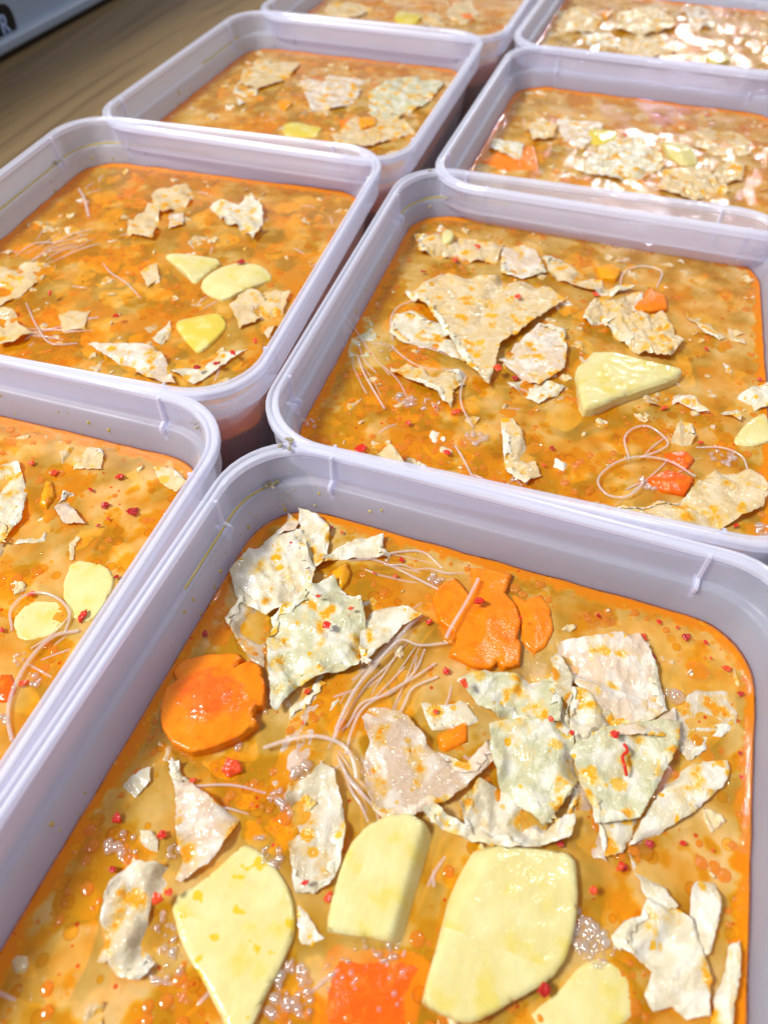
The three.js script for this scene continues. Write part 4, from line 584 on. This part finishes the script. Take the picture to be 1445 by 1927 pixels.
tofuSkin('T2', 'standing tofu skin strip with orange foot near the second tub front rim', [-10.8, -100.2, -8.2, -100.5, -5.1, -96.8, 1.1, -86.3, -1.5, -82.7, -5.7, -84.5, -7.9, -90], {h:1.7,curl:0.5,amp:0.6});
tofuSkin('T2', 'crumpled white tofu skin scrap poking above the front rim', [-34.8, -77.1, -33.7, -79.6, -30.8, -77.8, -27, -74.3, -30.3, -73.8, -33.2, -74.5], {h:5.5,amp:1.6,curl:0.8});
tofuSkin('T2', 'tan oil soaked tofu skin beside the lone potato wedge', [-16.3, -122.9, -10.1, -140.5, -3.6, -141, -1.5, -132.3, -0.7, -125.2, -5.3, -117.3, -10.6, -119.3], {h:1.8,curl:0.4,amp:0.5});
tofuSkin('T2', 'small tofu skin flap under the tan oil soaked skin', [-12.4, -114.8, -6.1, -119.3, 0.8, -117.9, -0.4, -114.5, -3.8, -110.4, -7.4, -112], {h:1.2,curl:0.5,amp:0.4});
tofuSkin('T2', 'bright tofu skin with jagged corner next to the orange carrot block', [1.1, -149.3, 2.3, -158.2, 6.9, -162.7, 14.4, -165.4, 15.1, -155.1, 10.4, -152.5, 4, -147.5], {h:1.6,curl:0.5,amp:0.9});
tofuSkin('T2', 'puffy white tofu skin just behind the lone potato wedge', [7.6, -149.7, 13.2, -152.6, 20.8, -157.1, 23.3, -152.5, 27.2, -146.9, 24.5, -138.8, 17.9, -138.5, 13.6, -142.1, 9.1, -145.8], {h:2.2,curl:0.3,amp:1.5});
tofuSkin('T2', 'thin tofu skin sliver floating near the far wall of the second tub', [30.7, -158.1, 33.2, -157.2, 38.1, -158, 43, -157.1, 37.4, -152.5, 33.9, -153.9], {h:0.8,curl:0.5,amp:0.3});
tofuSkin('T2', 'arched thin tofu skin in front of the lone potato wedge', [21.4, -118.3, 27.5, -123.8, 32.4, -124.4, 35.6, -120.1, 33.6, -119.8, 29.1, -121.7, 24.9, -119.2], {h:1.4,curl:0.5,amp:0.4});
tofuSkin('T2', 'oily tofu skin beside the half hidden potato', [40, -121.8, 43.6, -129.6, 49.6, -135.4, 50.6, -127.7, 45.1, -124.3, 43.9, -120], {h:1.6,curl:0.4,amp:0.7});
tofuSkin('T2', 'small boxy tofu skin above the carrot and noodle loops', [29, -108.6, 30, -114.4, 32.6, -113.3, 34.1, -111.1, 32.4, -105.6, 29.2, -106.1], {h:1.9,curl:0.4,amp:0.7});
tofuSkin('T2', 'long white tofu skin resting against the front wall of the second tub', [17.2, -77.9, 22, -83, 29.4, -87.8, 33.6, -89.9, 35.9, -95.9, 39.6, -99.9, 44.4, -101.3, 47.2, -100.5, 49.2, -98.8, 48.1, -92.2, 41.2, -84.3, 34.1, -78.1, 28.4, -78.1, 20.3, -78], {h:2.0,curl:0.5,amp:0.7});
tofuSkin('T2', 'rolled tofu skin tube near the back wall of the second tub', [-15.2, -175.9, -12, -177, -5.4, -171.7, 4, -167.7, 11.4, -168.3, 4.7, -163.4, -4, -163.9, -11.3, -167.6], {h:1.6,curl:0.8,amp:0.4});
tofuSkin('T2', 'tiny tofu skin fleck between potato wedge and far wall', [38.8, -142.1, 40.2, -141.8, 42, -137.2, 40.4, -137.8], {h:0.8,amp:0.2});
potato('T2', 'lone pale potato wedge in the second tub', [0.7, -132.5, 5.3, -137.5, 8.4, -136, 14.4, -134.8, 23.9, -134.1, 29.2, -133.6, 28, -129.3, 21.4, -122.5, 14.9, -116.5, 10.4, -110.6, 6.7, -109, 3.8, -120], {h:2.8,facets:[[0.02,0.05,0],[0.5,0.2,3]],depth:8,round:1.4});
potato('T2', 'half hidden potato cut off by the side wall of the second tub', [42.3, -111.5, 45.3, -119.9, 50.3, -127.3, 51.7, -115.4, 46.4, -111.6], {h:1.2,dome:0.6,depth:6});
potato('T2', 'tiny pale potato crumb in the back corner of the second tub', [-49.2, -177.4, -49.1, -183.5, -45, -177.7, -44.9, -173, -47.6, -172.1], {h:3,depth:5});
carrot('T2', 'orange carrot block behind the puffy white skin', [13.6, -159.6, 16.5, -170.4, 21.6, -167.2, 22.7, -160.9, 16, -157.1], {h:1.4,depth:5});
carrot('T2', 'upper carrot piece inside the noodle loops', [27.5, -102.8, 32.3, -105.1, 34.6, -102.8, 32.9, -98.4, 29.4, -100.3], {h:0.8,depth:4,tone:2});
carrot('T2', 'lower carrot piece inside the noodle loops', [24.4, -92.8, 28.8, -97.4, 35, -96.6, 33.4, -90.7, 28.3, -90.1], {h:1.0,depth:5,tone:2});
carrot('T2', 'amber carrot bit beside the rolled skin tube', [0, -176.5, 4.5, -180.2, 7.7, -177, 6.8, -171.5, 2.5, -171], {h:1.2,depth:4,tone:1});
noodle('T2', 'large looped glass noodle around the lower carrot piece', [34.8, -97.1, 28.5, -99.5, 22.4, -98.6, 17.4, -94.9, 14.4, -89.6, 14.5, -86.7, 17.3, -84.2, 21.1, -85.5, 23.5, -89.3, 23.7, -92.9], {h:1.3});
noodle('T2', 'small looped glass noodle in front of the lone potato wedge', [20, -98, 18.1, -104.5, 20.4, -108.9, 23.3, -110, 28, -106, 26.6, -102.9, 22.7, -99.6], {h:1.0});
noodle('T2', 'glass noodle arching toward the half hidden potato', [34.7, -107.5, 40.5, -108.9, 44.7, -107.2, 46.4, -103.4], {h:0.6,r:0.35});
noodle('T2', 'glass noodle loop next to the amber carrot bit', [8.4, -168.7, 8.5, -176, 13.3, -182, 18.9, -180.7, 18.7, -172.3], {h:0.7});
noodle('T2', 'curved glass noodle on the oily side of the second tub', [-53.3, -112.7, -49.5, -106.7, -45.1, -101.3, -39.6, -95.5], {h:0.9});
noodle('T2', 'glass noodle hanging from the jagged bridge skin', [-23.7, -114.1, -23.3, -107.4, -21.5, -102.1, -17.1, -96.3], {h:1.0});
noodle('T2', 'glass noodle beside the crumpled scrap on the rim', [-19.4, -88.9, -16.6, -85.4, -12.9, -80.6], {h:0.6});
noodle('T2', 'glass noodle curling up to the kite shaped skin tip', [-46.9, -122.7, -50.1, -130.5, -50.2, -137, -47.3, -141.9], {h:0.8});
chili('T2', -37.1, -175.6, 2.3, 1.2, 'red chili flake on the back corner skin of the second tub');
chili('T2', -41.4, -165.6, 2.3, 1.2);
chili('T2', -44, -154.5, 1.7, 1.2);
chili('T2', -39.7, -79.8, 3, 1.2, 'long red chili flake in the front corner of the second tub');
chili('T2', -22.2, -99.5, 2.3, 1.2, 'red chili flake beside the noodle hanging from the bridge skin');
chili('T2', -20.6, -85.3, 2, 1.2);
chili('T2', -11.4, -116.6, 1.4, 1.2);
chili('T2', -48.5, -156.1, 1.7, 1.2);
chili('T2', -32.1, -91.8, 1.5, 1.2);
chili('T2', -27.6, -99.4, 0.9, 1.2);
chili('T2', -18.4, -149.4, 1.9, 3.4, 'orange red chili flake on the kite shaped tofu skin');
chili('T2', -16.1, -116.8, 2.4, 3.4, 'dark red chili flake at the lower tip of the kite shaped skin');
chili('T2', 2.4, -161.8, 1.9, 0.9, 'dark red chili flake touching the bright jagged skin');
chili('T2', 2.5, -95.1, 1.2, 0.9);
chili('T2', 6.2, -80.1, 1.4, 0.9);
chili('T2', 34.3, -146.1, 1.3, 0.9);
chili('T2', 26, -118.4, 1.6, 0.9);
chili('T2', -11.5, -117.4, 1.6, 0.9);
chili('T2', 1.8, -88.9, 0.9, 0.9);
chili('T2', 48.1, -137.7, 1.4, 0.9);
chili('T2', 35.4, -108.7, 1.3, 0.9);
chili('T2', 44.2, -85.2, 1.2, 0.9);
tofuSkin('T3', 'white rectangular tofu skin nearest the back wall of the outer second tub', [-153.8, -174, -145.3, -182.1, -139.3, -178.1, -139.1, -171.2, -143.1, -164, -147.5, -166.3], {h:1.6,curl:0.4,amp:0.8});
tofuSkin('T3', 'white tofu skin with orange end beside the rectangular one', [-148.1, -147.6, -150.1, -165.4, -145.7, -165, -140.1, -154, -138.2, -147.6, -145.7, -148.4], {h:1.6,curl:0.4,amp:0.8});
tofuSkin('T3', 'little cream tofu skin crumb between three white skins', [-140.9, -163.7, -136.7, -165.2, -133.2, -159, -136.4, -156], {h:1.2,amp:0.4});
tofuSkin('T3', 'ring shaped curly tofu skin with an orange middle', [-130, -172.4, -127, -175.4, -121, -175.6, -121, -183.5, -113, -176.5, -107.6, -165.4, -107.5, -158.3, -115.3, -164.4, -119.5, -164.8], {h:1.6,curl:1.4,amp:0.7});
tofuSkin('T3', 'broad tan tofu skin at the picture edge of the outer second tub', [-172.9, -116.7, -165.5, -122.4, -158.4, -123.4, -158.5, -108.2, -160.8, -101.6], {h:1.0,curl:0.4,amp:0.6});
tofuSkin('T3', 'bright wet tofu skin cut off at the picture edge', [-158.3, -98.8, -153.8, -99, -148.3, -94.2, -143.9, -93.2, -144.3, -88, -147.7, -85.5], {h:1.6,curl:0.6,amp:0.9});
tofuSkin('T3', 'tan tofu skin surrounded by orange oil in the outer second tub', [-148.5, -103.5, -146.5, -107, -134.7, -107, -131.6, -100, -138.6, -96.2], {h:0.8,amp:0.5});
tofuSkin('T3', 'white tofu skin with orange stained half by the front wall', [-123.8, -93.6, -116, -95.2, -107.2, -98.3, -100.9, -93.3, -95.3, -87.2, -103.3, -86.7, -109.6, -89, -117.4, -91], {h:1.8,curl:0.5,amp:0.7});
tofuSkin('T3', 'thin zigzag tofu skin near the front corner of the outer second tub', [-97.9, -91.9, -95.6, -96.2, -90.6, -94.5, -88.4, -103.6, -83.9, -105.8, -87.4, -94.4, -89.3, -89.2], {h:1.0,curl:0.8,amp:0.4});
tofuSkin('T3', 'cream tofu skin between the potato pair and the side wall', [-96.8, -123.2, -95.4, -132.3, -88.6, -128.9, -86, -120.2, -89.3, -115], {h:1.6,curl:0.4,amp:0.8});
tofuSkin('T3', 'ridged tofu skin pressed to the side wall of the outer second tub', [-90.9, -131, -83.1, -133.7, -80.9, -123.3, -80.1, -113.1, -84, -116.9], {h:1.6,curl:0.3,amp:0.9});
tofuSkin('T3', 'small pale tofu skin with orange dot near the potato pair', [-131.2, -129.8, -129, -135.3, -124.3, -129.1, -125.1, -124.3], {h:1.0,curl:0.5,amp:0.4});
tofuSkin('T3', 'faint tofu skin petal below the pale dotted one', [-124.5, -120.9, -124.1, -128.5, -118.1, -120.3, -121.5, -118.4], {h:0.5,amp:0.3});
tofuSkin('T3', 'curved tofu skin shaving beside the round potato', [-109.2, -101.2, -109.4, -110.1, -106.5, -105.9, -106.5, -100.9], {h:1.0,curl:0.6,amp:0.3});
potato('T3', 'angular potato of the touching pair in the outer second tub', [-130.1, -140.7, -123, -143.2, -109.4, -143.9, -111.7, -134.5, -111.8, -129.1, -121.1, -135.1], {h:1.8,tilt:[0,0.1],depth:6});
potato('T3', 'lens shaped potato of the touching pair with a red flake', [-110.5, -129.3, -109.4, -138.8, -104.7, -143.6, -95.6, -143.7, -91.1, -140.6, -94.2, -133.5, -99.2, -124.5, -107, -126.1], {h:2.0,dome:0.6,depth:6});
potato('T3', 'round yellow potato alone near the front of the outer second tub', [-108.5, -110.2, -105.3, -118, -98.2, -119.2, -93.1, -114.3, -93, -107.8, -94.4, -99.9, -100.7, -103.9], {h:1.2,dome:0.7,depth:6,tone:1});
potato('T3', 'dim potato sunk under the soup in the outer second tub', [-104.3, -173.1, -101.5, -177.7, -94.2, -176.6, -91.6, -168.5, -98.2, -166.1], {h:-0.8,depth:5,tone:1});
noodle('T3', 'glass noodle pointing at the pale dotted skin', [-145.1, -130.5, -139.4, -126.2, -131.6, -122.8, -124.1, -118.2], {h:0.5});
noodle('T3', 'glass noodle over orange soup near the outer side wall', [-174, -125.4, -172.5, -132.6, -165.4, -136.8, -160.2, -143.9], {h:0.4});
noodle('T3', 'pink glass noodle stub reflected beside the corner wall', [-180.3, -168.5, -174, -162.6, -166.3, -153.7], {h:0.8,r:0.8});
noodle('T3', 'glass noodle between the bright wet skin and the front wall', [-154.1, -104.6, -143.8, -96, -134.4, -90.4, -128.9, -93.5], {h:0.6});
chili('T3', -103, -142.4, 2.8, 2.6, 'red chili flake on the lens shaped potato');
chili('T3', -84.6, -101.5, 2, 2.6, 'red chili flake on the thin zigzag tofu skin');
chili('T3', -86.5, -96.1, 1.8, 2.6);
chili('T3', -90.6, -92.9, 1.8, 2.6);
chili('T3', -81.2, -108.1, 1.7, 2.6);
chili('T3', -123.3, -105.5, 2.2, 2.6);
chili('T3', -147.8, -108.6, 1.6, 2.6);
tofuSkin('T4', 'wide white tofu skin at the picture edge of the outer front tub', [-119.5, -49.1, -115.6, -50.5, -108.9, -44.5, -104.5, -37.5, -104.4, -30.1], {h:1.2,curl:0.4,amp:0.6});
tofuSkin('T4', 'ragged oblong tofu skin near the back wall of the outer front tub', [-107.8, -56.8, -107.5, -59.4, -100.2, -61.6, -98.3, -59.5, -97, -56, -105.1, -53.7], {h:1.0,curl:0.4,amp:0.6});
tofuSkin('T4', 'beige tofu skin half sunk at the back wall of the outer front tub', [-124.8, -57.3, -118.5, -60.9, -114.9, -61.5, -114, -56.8, -117.4, -54.3, -122.2, -54], {h:0.2,amp:0.4});
tofuSkin('T4', 'white tofu skin in the corner of the outer front tub', [-84.6, -60.4, -80.7, -61.8, -75.6, -59.1, -76.2, -55.7, -81.1, -57.1], {h:0.9,amp:0.4});
tofuSkin('T4', 'white boot shaped tofu skin over two orange oil drops', [-98.4, -41.8, -99.5, -46.3, -97.6, -46.9, -94.7, -43.1, -90.4, -40.5, -94.5, -39.3], {h:1.5,curl:0.6,amp:0.5});
tofuSkin('T4', 'pale sunken tofu skin beside the boot shaped one', [-101.2, -31.2, -101.5, -37.7, -99.7, -40.1, -96.1, -33.8], {h:0.2,amp:0.3});
tofuSkin('T4', 'thin curved tofu skin shaving touching the trapezoid potato', [-87.8, -31.3, -89.8, -34.4, -89.5, -36.8, -88.8, -36.4, -88.5, -34.3, -86.9, -31.4], {h:0.9,curl:0.4,amp:0.2});
potato('T4', 'trapezoid potato slice sunk by the side wall of the outer front tub', [-87.7, -31.8, -79.1, -32.7, -75.1, -29.4, -74.4, -24.2, -74.3, -19.9, -77.9, -18.6, -84.9, -23.9], {h:0.35,dome:0.1,facets:[[0.03,-0.02,0]],depth:7,round:0.6});
potato('T4', 'round potato slice sunk inside the glass noodle ring', [-89.7, -14.6, -89.6, -19.9, -82.5, -22.4, -78.5, -18.1, -80.3, -14.2, -85.1, -11.1], {h:0.15,dome:0.1,facets:[[-0.02,0.03,0]],depth:6,round:0.6});
carrot('T4', 'small yellow orange carrot pod beside the boot shaped skin', [-106.3, -48.3, -104.8, -48.8, -101.3, -45, -101, -41.5, -103.4, -41.9, -104.9, -45], {h:0.8,dome:0.4,depth:4,tone:1});
carrot('T4', 'dark orange carrot at the picture edge of the outer front tub', [-84.2, -4.4, -82.1, -5.1, -79, -2.8, -78.7, 0.3, -81.9, 0.6], {h:0.4,depth:4,tone:2});
noodle('T4', 'glass noodle ring lying on the round potato slice', [-88.1, -12.9, -91.1, -16.6, -90.5, -20.2, -87.6, -22, -82.7, -21.7, -79.1, -19.4, -78, -16.1], {h:0.7});
noodle('T4', 'long curved glass noodle in the outer front tub', [-75.7, -17.1, -78.9, -14.6, -80.2, -10.3, -80.1, -5.6, -78.6, -0.4, -76.5, 2.8, -73.6, 5.6], {h:0.8,r:0.55});
noodle('T4', 'short sunken glass noodle below the long curved one', [-81.4, -8, -77.9, -7.5, -74.5, -7.1], {h:0.2});
chili('T4', -112.8, -51.9, 1.4, 0.8);
chili('T4', -81.9, -47, 2.6, 0.8, 'largest red chili flake in the outer front tub');
chili('T4', -88.8, -46.4, 1.7, 0.8);
chili('T4', -76.6, -20.2, 2.3, 0.8, 'long red chili flake at the trapezoid potato edge');
chili('T4', -89.6, -21, 1.6, 0.8);
chili('T4', -89.7, -12.1, 1.3, 0.8);
chili('T4', -78.2, -4.2, 1.8, 0.8);
chili('T4', -90.7, -55.1, 2, 0.8);
chili('T4', -105.9, -51, 1.8, 0.8);
chili('T4', -86.9, -40.9, 1, 0.8);
chili('T4', -86, -43.2, 0.9, 0.8);
chili('T4', -75.6, -30.4, 1.2, 0.8);
chili('T4', -94.6, -49.3, 1.3, 0.8);
tofuSkin('T5', 'tan tofu skin by the back corner of the outer third tub', [-179.2, -299, -168.5, -302.8, -156.3, -303.4, -154.2, -286.7, -160.8, -272.8, -170.4, -276], {h:0.8,amp:0.7});
tofuSkin('T5', 'pale grey tofu skin largest in the outer third tub', [-112.2, -281.6, -109.5, -298.7, -99.1, -305.6, -87, -303.2, -87.5, -281, -95.1, -260.9, -104.2, -263.4], {h:1.4,amp:0.9,tone:1});
tofuSkin('T5', 'crinkled tan tofu skin at the front wall of the outer third tub', [-111.3, -239.2, -108.7, -256.4, -91.2, -259.7, -83.8, -251.4, -95.8, -234.4, -107.5, -232.8], {h:1.3,amp:1.0});
tofuSkin('T5', 'blurred beige tofu skin in the middle of the outer third tub', [-145.3, -284.5, -136.3, -294.3, -120.3, -293.1, -116.2, -269.4, -129.1, -259], {h:0.9,amp:0.9});
tofuSkin('T5', 'small pinkish tofu skin near the outer wall of the outer third tub', [-175.1, -285.2, -166.4, -281.4, -158.3, -264.8, -160.9, -254.7, -169.8, -267.1], {h:0.6,amp:0.6});
potato('T5', 'olive yellow potato by the front wall of the outer third tub', [-136.3, -239.8, -131.2, -247.1, -118.7, -245.9, -117.9, -233, -130.5, -232.5], {h:0.8,dome:0.5,depth:5,tone:1});
carrot('T5', 'yellow orange carrot cube in the middle of the outer third tub', [-146.7, -262.1, -145.2, -267.2, -140.1, -262.9, -139.9, -255.5, -143.7, -257.1], {h:0.8,depth:4,tone:1});
carrot('T5', 'yellow carrot shred on the crinkled tan skin', [-107.4, -254.4, -101.1, -258, -98.4, -250.7, -103.1, -246.4], {h:2.2,depth:3,tone:1});
carrot('T5', 'orange carrot nub beside the crinkled tan skin', [-114.8, -252.3, -111.6, -256.2, -108.7, -250.3, -111.4, -246.6], {h:1.0,depth:3});
tofuSkin('T6', 'white tofu skin flap in front of the orange carrot of the third tub', [-52.6, -249.7, -47.9, -262.2, -39.9, -255.2, -38.5, -241.3, -44.7, -245.2], {h:1.4,curl:0.5,amp:0.7});
tofuSkin('T6', 'curled cream tofu skin behind the white flap of the third tub', [-41.3, -269.9, -37.9, -280.3, -31.4, -275.6, -30.2, -264.8, -36.5, -260.4], {h:1.5,curl:0.8,amp:0.8});
tofuSkin('T6', 'small white tofu skin touching the pale potato triangle', [4.3, -262.5, 8.8, -268.2, 12.2, -259.2, 7.8, -253.7], {h:1.3,amp:0.8});
tofuSkin('T6', 'crumpled white tofu skin beyond the pale potato triangle', [30.8, -255.3, 33.8, -266.1, 40.4, -264.4, 40, -252.8, 33.2, -246.8], {h:1.6,amp:1.2});
tofuSkin('T6', 'amber tofu skin between curled cream skin and dull potato', [-31.6, -282, -22.7, -289.9, -14.2, -283.4, -17.7, -260.2, -25.8, -265.9], {h:0.8,amp:0.9});
tofuSkin('T6', 'wide glistening tofu skin below the dull potato of the third tub', [-12.7, -262, 1.2, -275.4, 12, -254.4, 3.8, -240.1, -14.5, -241.3], {h:0.8,amp:1.1});
tofuSkin('T6', 'glistening tofu skin near the front wall of the third tub', [13.9, -251, 26.4, -257.3, 35.2, -241.9, 25, -233, 13.8, -236.1], {h:0.9,amp:1.2});
tofuSkin('T6', 'pinkish sunken tofu skin by the back wall of the third tub', [23.4, -293.6, 39.2, -292.3, 45.4, -279.5, 34.1, -271.5, 23.7, -276.2], {h:0.2,amp:0.9});
potato('T6', 'pale potato triangle in the third tub', [8.1, -281.3, 16.1, -279.7, 26.2, -262.4, 19.6, -257.2, 12.2, -265.6], {h:2.0,tilt:[0,0.1],depth:6});
potato('T6', 'dull square potato in the third tub', [-18.7, -274, -16.3, -284, -6.4, -278.3, -7.5, -267, -15, -264.4], {h:1.2,depth:5,tone:1});
carrot('T6', 'orange carrot at the front corner of the third tub', [-52.3, -237.1, -46.1, -251.5, -35.7, -257.3, -29.7, -237.1, -41.6, -232.9], {h:0.3,depth:5});
chili('T6', -3.8, -275.9, 2.3, 1.2, 'red chili flake beside the dull square potato');
chili('T6', 25, -305.4, 1.7, 1.2, 'faint red chili flake near the back wall of the third tub');
tofuSkin('T7', 'beige tofu skin at the outer wall of the outer far tub', [-176.3, -383.8, -165.7, -392.4, -151.4, -387.6, -153.5, -372.8, -167.6, -370.2], {h:1.0,amp:0.9});
tofuSkin('T7', 'pale tofu skin beside the yellow potato of the outer far tub', [-121.3, -383.2, -118.6, -393.4, -106.9, -379.1, -110.4, -371.4, -116.2, -371.6], {h:1.2,amp:0.9});
tofuSkin('T7', 'tan tofu skin at the inner wall of the outer far tub', [-116, -409.9, -105.5, -415.9, -96.1, -397.6, -98.8, -380.9, -108.3, -388.8], {h:0.9,amp:0.9});
potato('T7', 'yellow potato in the outer far tub', [-137, -381.2, -132.5, -394.5, -121.6, -386.5, -121.7, -372.9, -130.4, -370.8], {h:1.5,dome:0.8,depth:6,tone:1});
carrot('T7', 'orange carrot bit in the outer far tub', [-104.2, -395.2, -99.5, -399.1, -95.9, -391.2, -100, -385.2], {h:0.8,depth:3});
tofuSkin('T8', 'tan tofu skin near the side wall of the far tub', [-58.6, -402.5, -47.2, -418.2, -33.6, -407.3, -34.7, -385, -49.6, -379.9], {h:0.9,amp:1.1});
tofuSkin('T8', 'sparkling tofu skin in the middle of the far tub', [-25.3, -413.2, -8.7, -430.7, 2.9, -404.4, -10.6, -385.7, -23.5, -391.7], {h:1.1,amp:1.3});
tofuSkin('T8', 'sparkling tofu skin near the front wall of the far tub', [-18.5, -379.5, -4.3, -387.9, 6, -368.4, -7.3, -357.5, -18.5, -363.1], {h:1.1,amp:1.3});
tofuSkin('T8', 'shiny tofu skin toward the back wall of the far tub', [4.8, -435.3, 16.3, -435.3, 22.1, -411, 11.7, -403.9], {h:1.1,amp:1.2});
tofuSkin('T8', 'reddish tofu skin low in the soup of the far tub', [-38.5, -381.3, -25.3, -382.4, -20, -367.5, -33.8, -366], {h:0.6,amp:1.0});
potato('T8', 'pale potato tip near the front wall of the far tub', [19.3, -363.1, 24, -378.8, 31.7, -364.4, 25.1, -356.7], {h:2.2,depth:5});
carrot('T8', 'yellow carrot scrap in the far tub', [-34.1, -409.8, -33.2, -419.8, -29.4, -413.4, -30.3, -403.6], {h:1.2,depth:3,tone:1});
foam('T1', -6.1, 18.9, 3, 26, 0.5);
foam('T1', -0.8, 17, 5, 30, 0.5);
foam('T1', -12.9, 23, 5, 90, 0.9);
foam('T1', -21.7, 7.9, 2, 12, 1.1);
foam('T1', -24.7, 6.5, 1.5, 10, 0.7);
foam('T1', -33.3, 21.6, 2, 16, 0.6);
foam('T1', -29.6, 23.5, 2, 16, 0.7);
foam('T1', -30.5, 26.3, 3, 22, 0.7);
foam('T1', -45.3, 14.2, 2.5, 16, 1.0);
foam('T1', -37.2, 11.8, 1.5, 10, 0.9);
foam('T1', -23.1, -6.4, 2, 14, 1.1);
foam('T1', -24.4, -0.9, 2, 16, 0.7);
foam('T1', 27.2, 1.5, 3, 60, 0.9);
foam('T1', 29, 3, 3, 30, 0.6);
foam('T1', 24.8, -1.3, 1.2, 14, 0.5);
foam('T1', 35.7, -42.7, 1.2, 4, 1.6);
foam('T1', -31.1, -17.2, 1.2, 7, 0.7);
foam('T1', -35.7, -6.9, 0.8, 3, 0.9);
foam('T1', -34, -14.7, 0.8, 4, 0.6);
foam('T1', -13.1, -52.3, 1.8, 10, 0.9);
foam('T1', -23.6, -53, 1.5, 8, 0.6);
foam('T1', -23.6, -0.5, 2, 16, 0.8);
foam('T1', -1.1, 12.8, 3, 20, 0.6);
foam('T1', 7.2, -42.5, 1.5, 6, 0.5);
foam('T2', -35.7, -100.5, 3.2, 50, 0.8);
foam('T2', -28.9, -100.7, 3, 24, 0.6);
foam('T2', -15, -93.1, 3, 30, 0.8);
foam('T2', 25.6, -91.8, 2.4, 24, 0.9);
foam('T2', 40.9, -105.8, 3, 26, 0.8);
foam('T2', 50.5, -86, 2.5, 20, 0.8);
foam('T2', -48.2, -119, 3, 20, 0.6);
foam('T2', -2.6, -83, 2, 18, 0.7);
foam('T2', -55, -84.4, 2, 12, 0.7);
foam('T4', -82.5, -8.2, 1.6, 8, 0.6);
foam('T4', -77.9, -5.1, 2, 10, 0.8);
foam('T4', -77.7, 4, 2, 16, 0.8);
tangle('T1', -15.7, -27.9, 1.74, 7, 28.5, 22, 21);
tangle('T1', -13.5, -8.3, 0.70, 8, 14.2, 16, 22);
tangle('T1', -18.4, -54.0, -0.19, 6, 23.7, 10, 23);
tangle('T2', -50.3, -112.5, 0.97, 8, 32.1, 12, 24);
tangle('T2', 25.3, -98.3, -0.88, 9, 28.4, 12, 25);
tangle('T3', -166.4, -135.1, -1.28, 14, 29.9, 16, 26);
tangle('T3', -135.6, -93.3, -0.08, 8, 19.0, 12, 27);
tangle('T4', -79.2, -12.3, -0.93, 8, 11.3, 5, 28);
tangle('T2', -37.2, -122.6, 0.27, 9, 20.9, 10, 29);
for (const [k, list] of Object.entries(BUBBLES)) if (list.length) instances('bubble', new THREE.SphereGeometry(1, 16, 10), bubbleMaterial, list, SOUPS[k], 'clear bubbles of foam on the soup');
renderer.render(scene, camera);
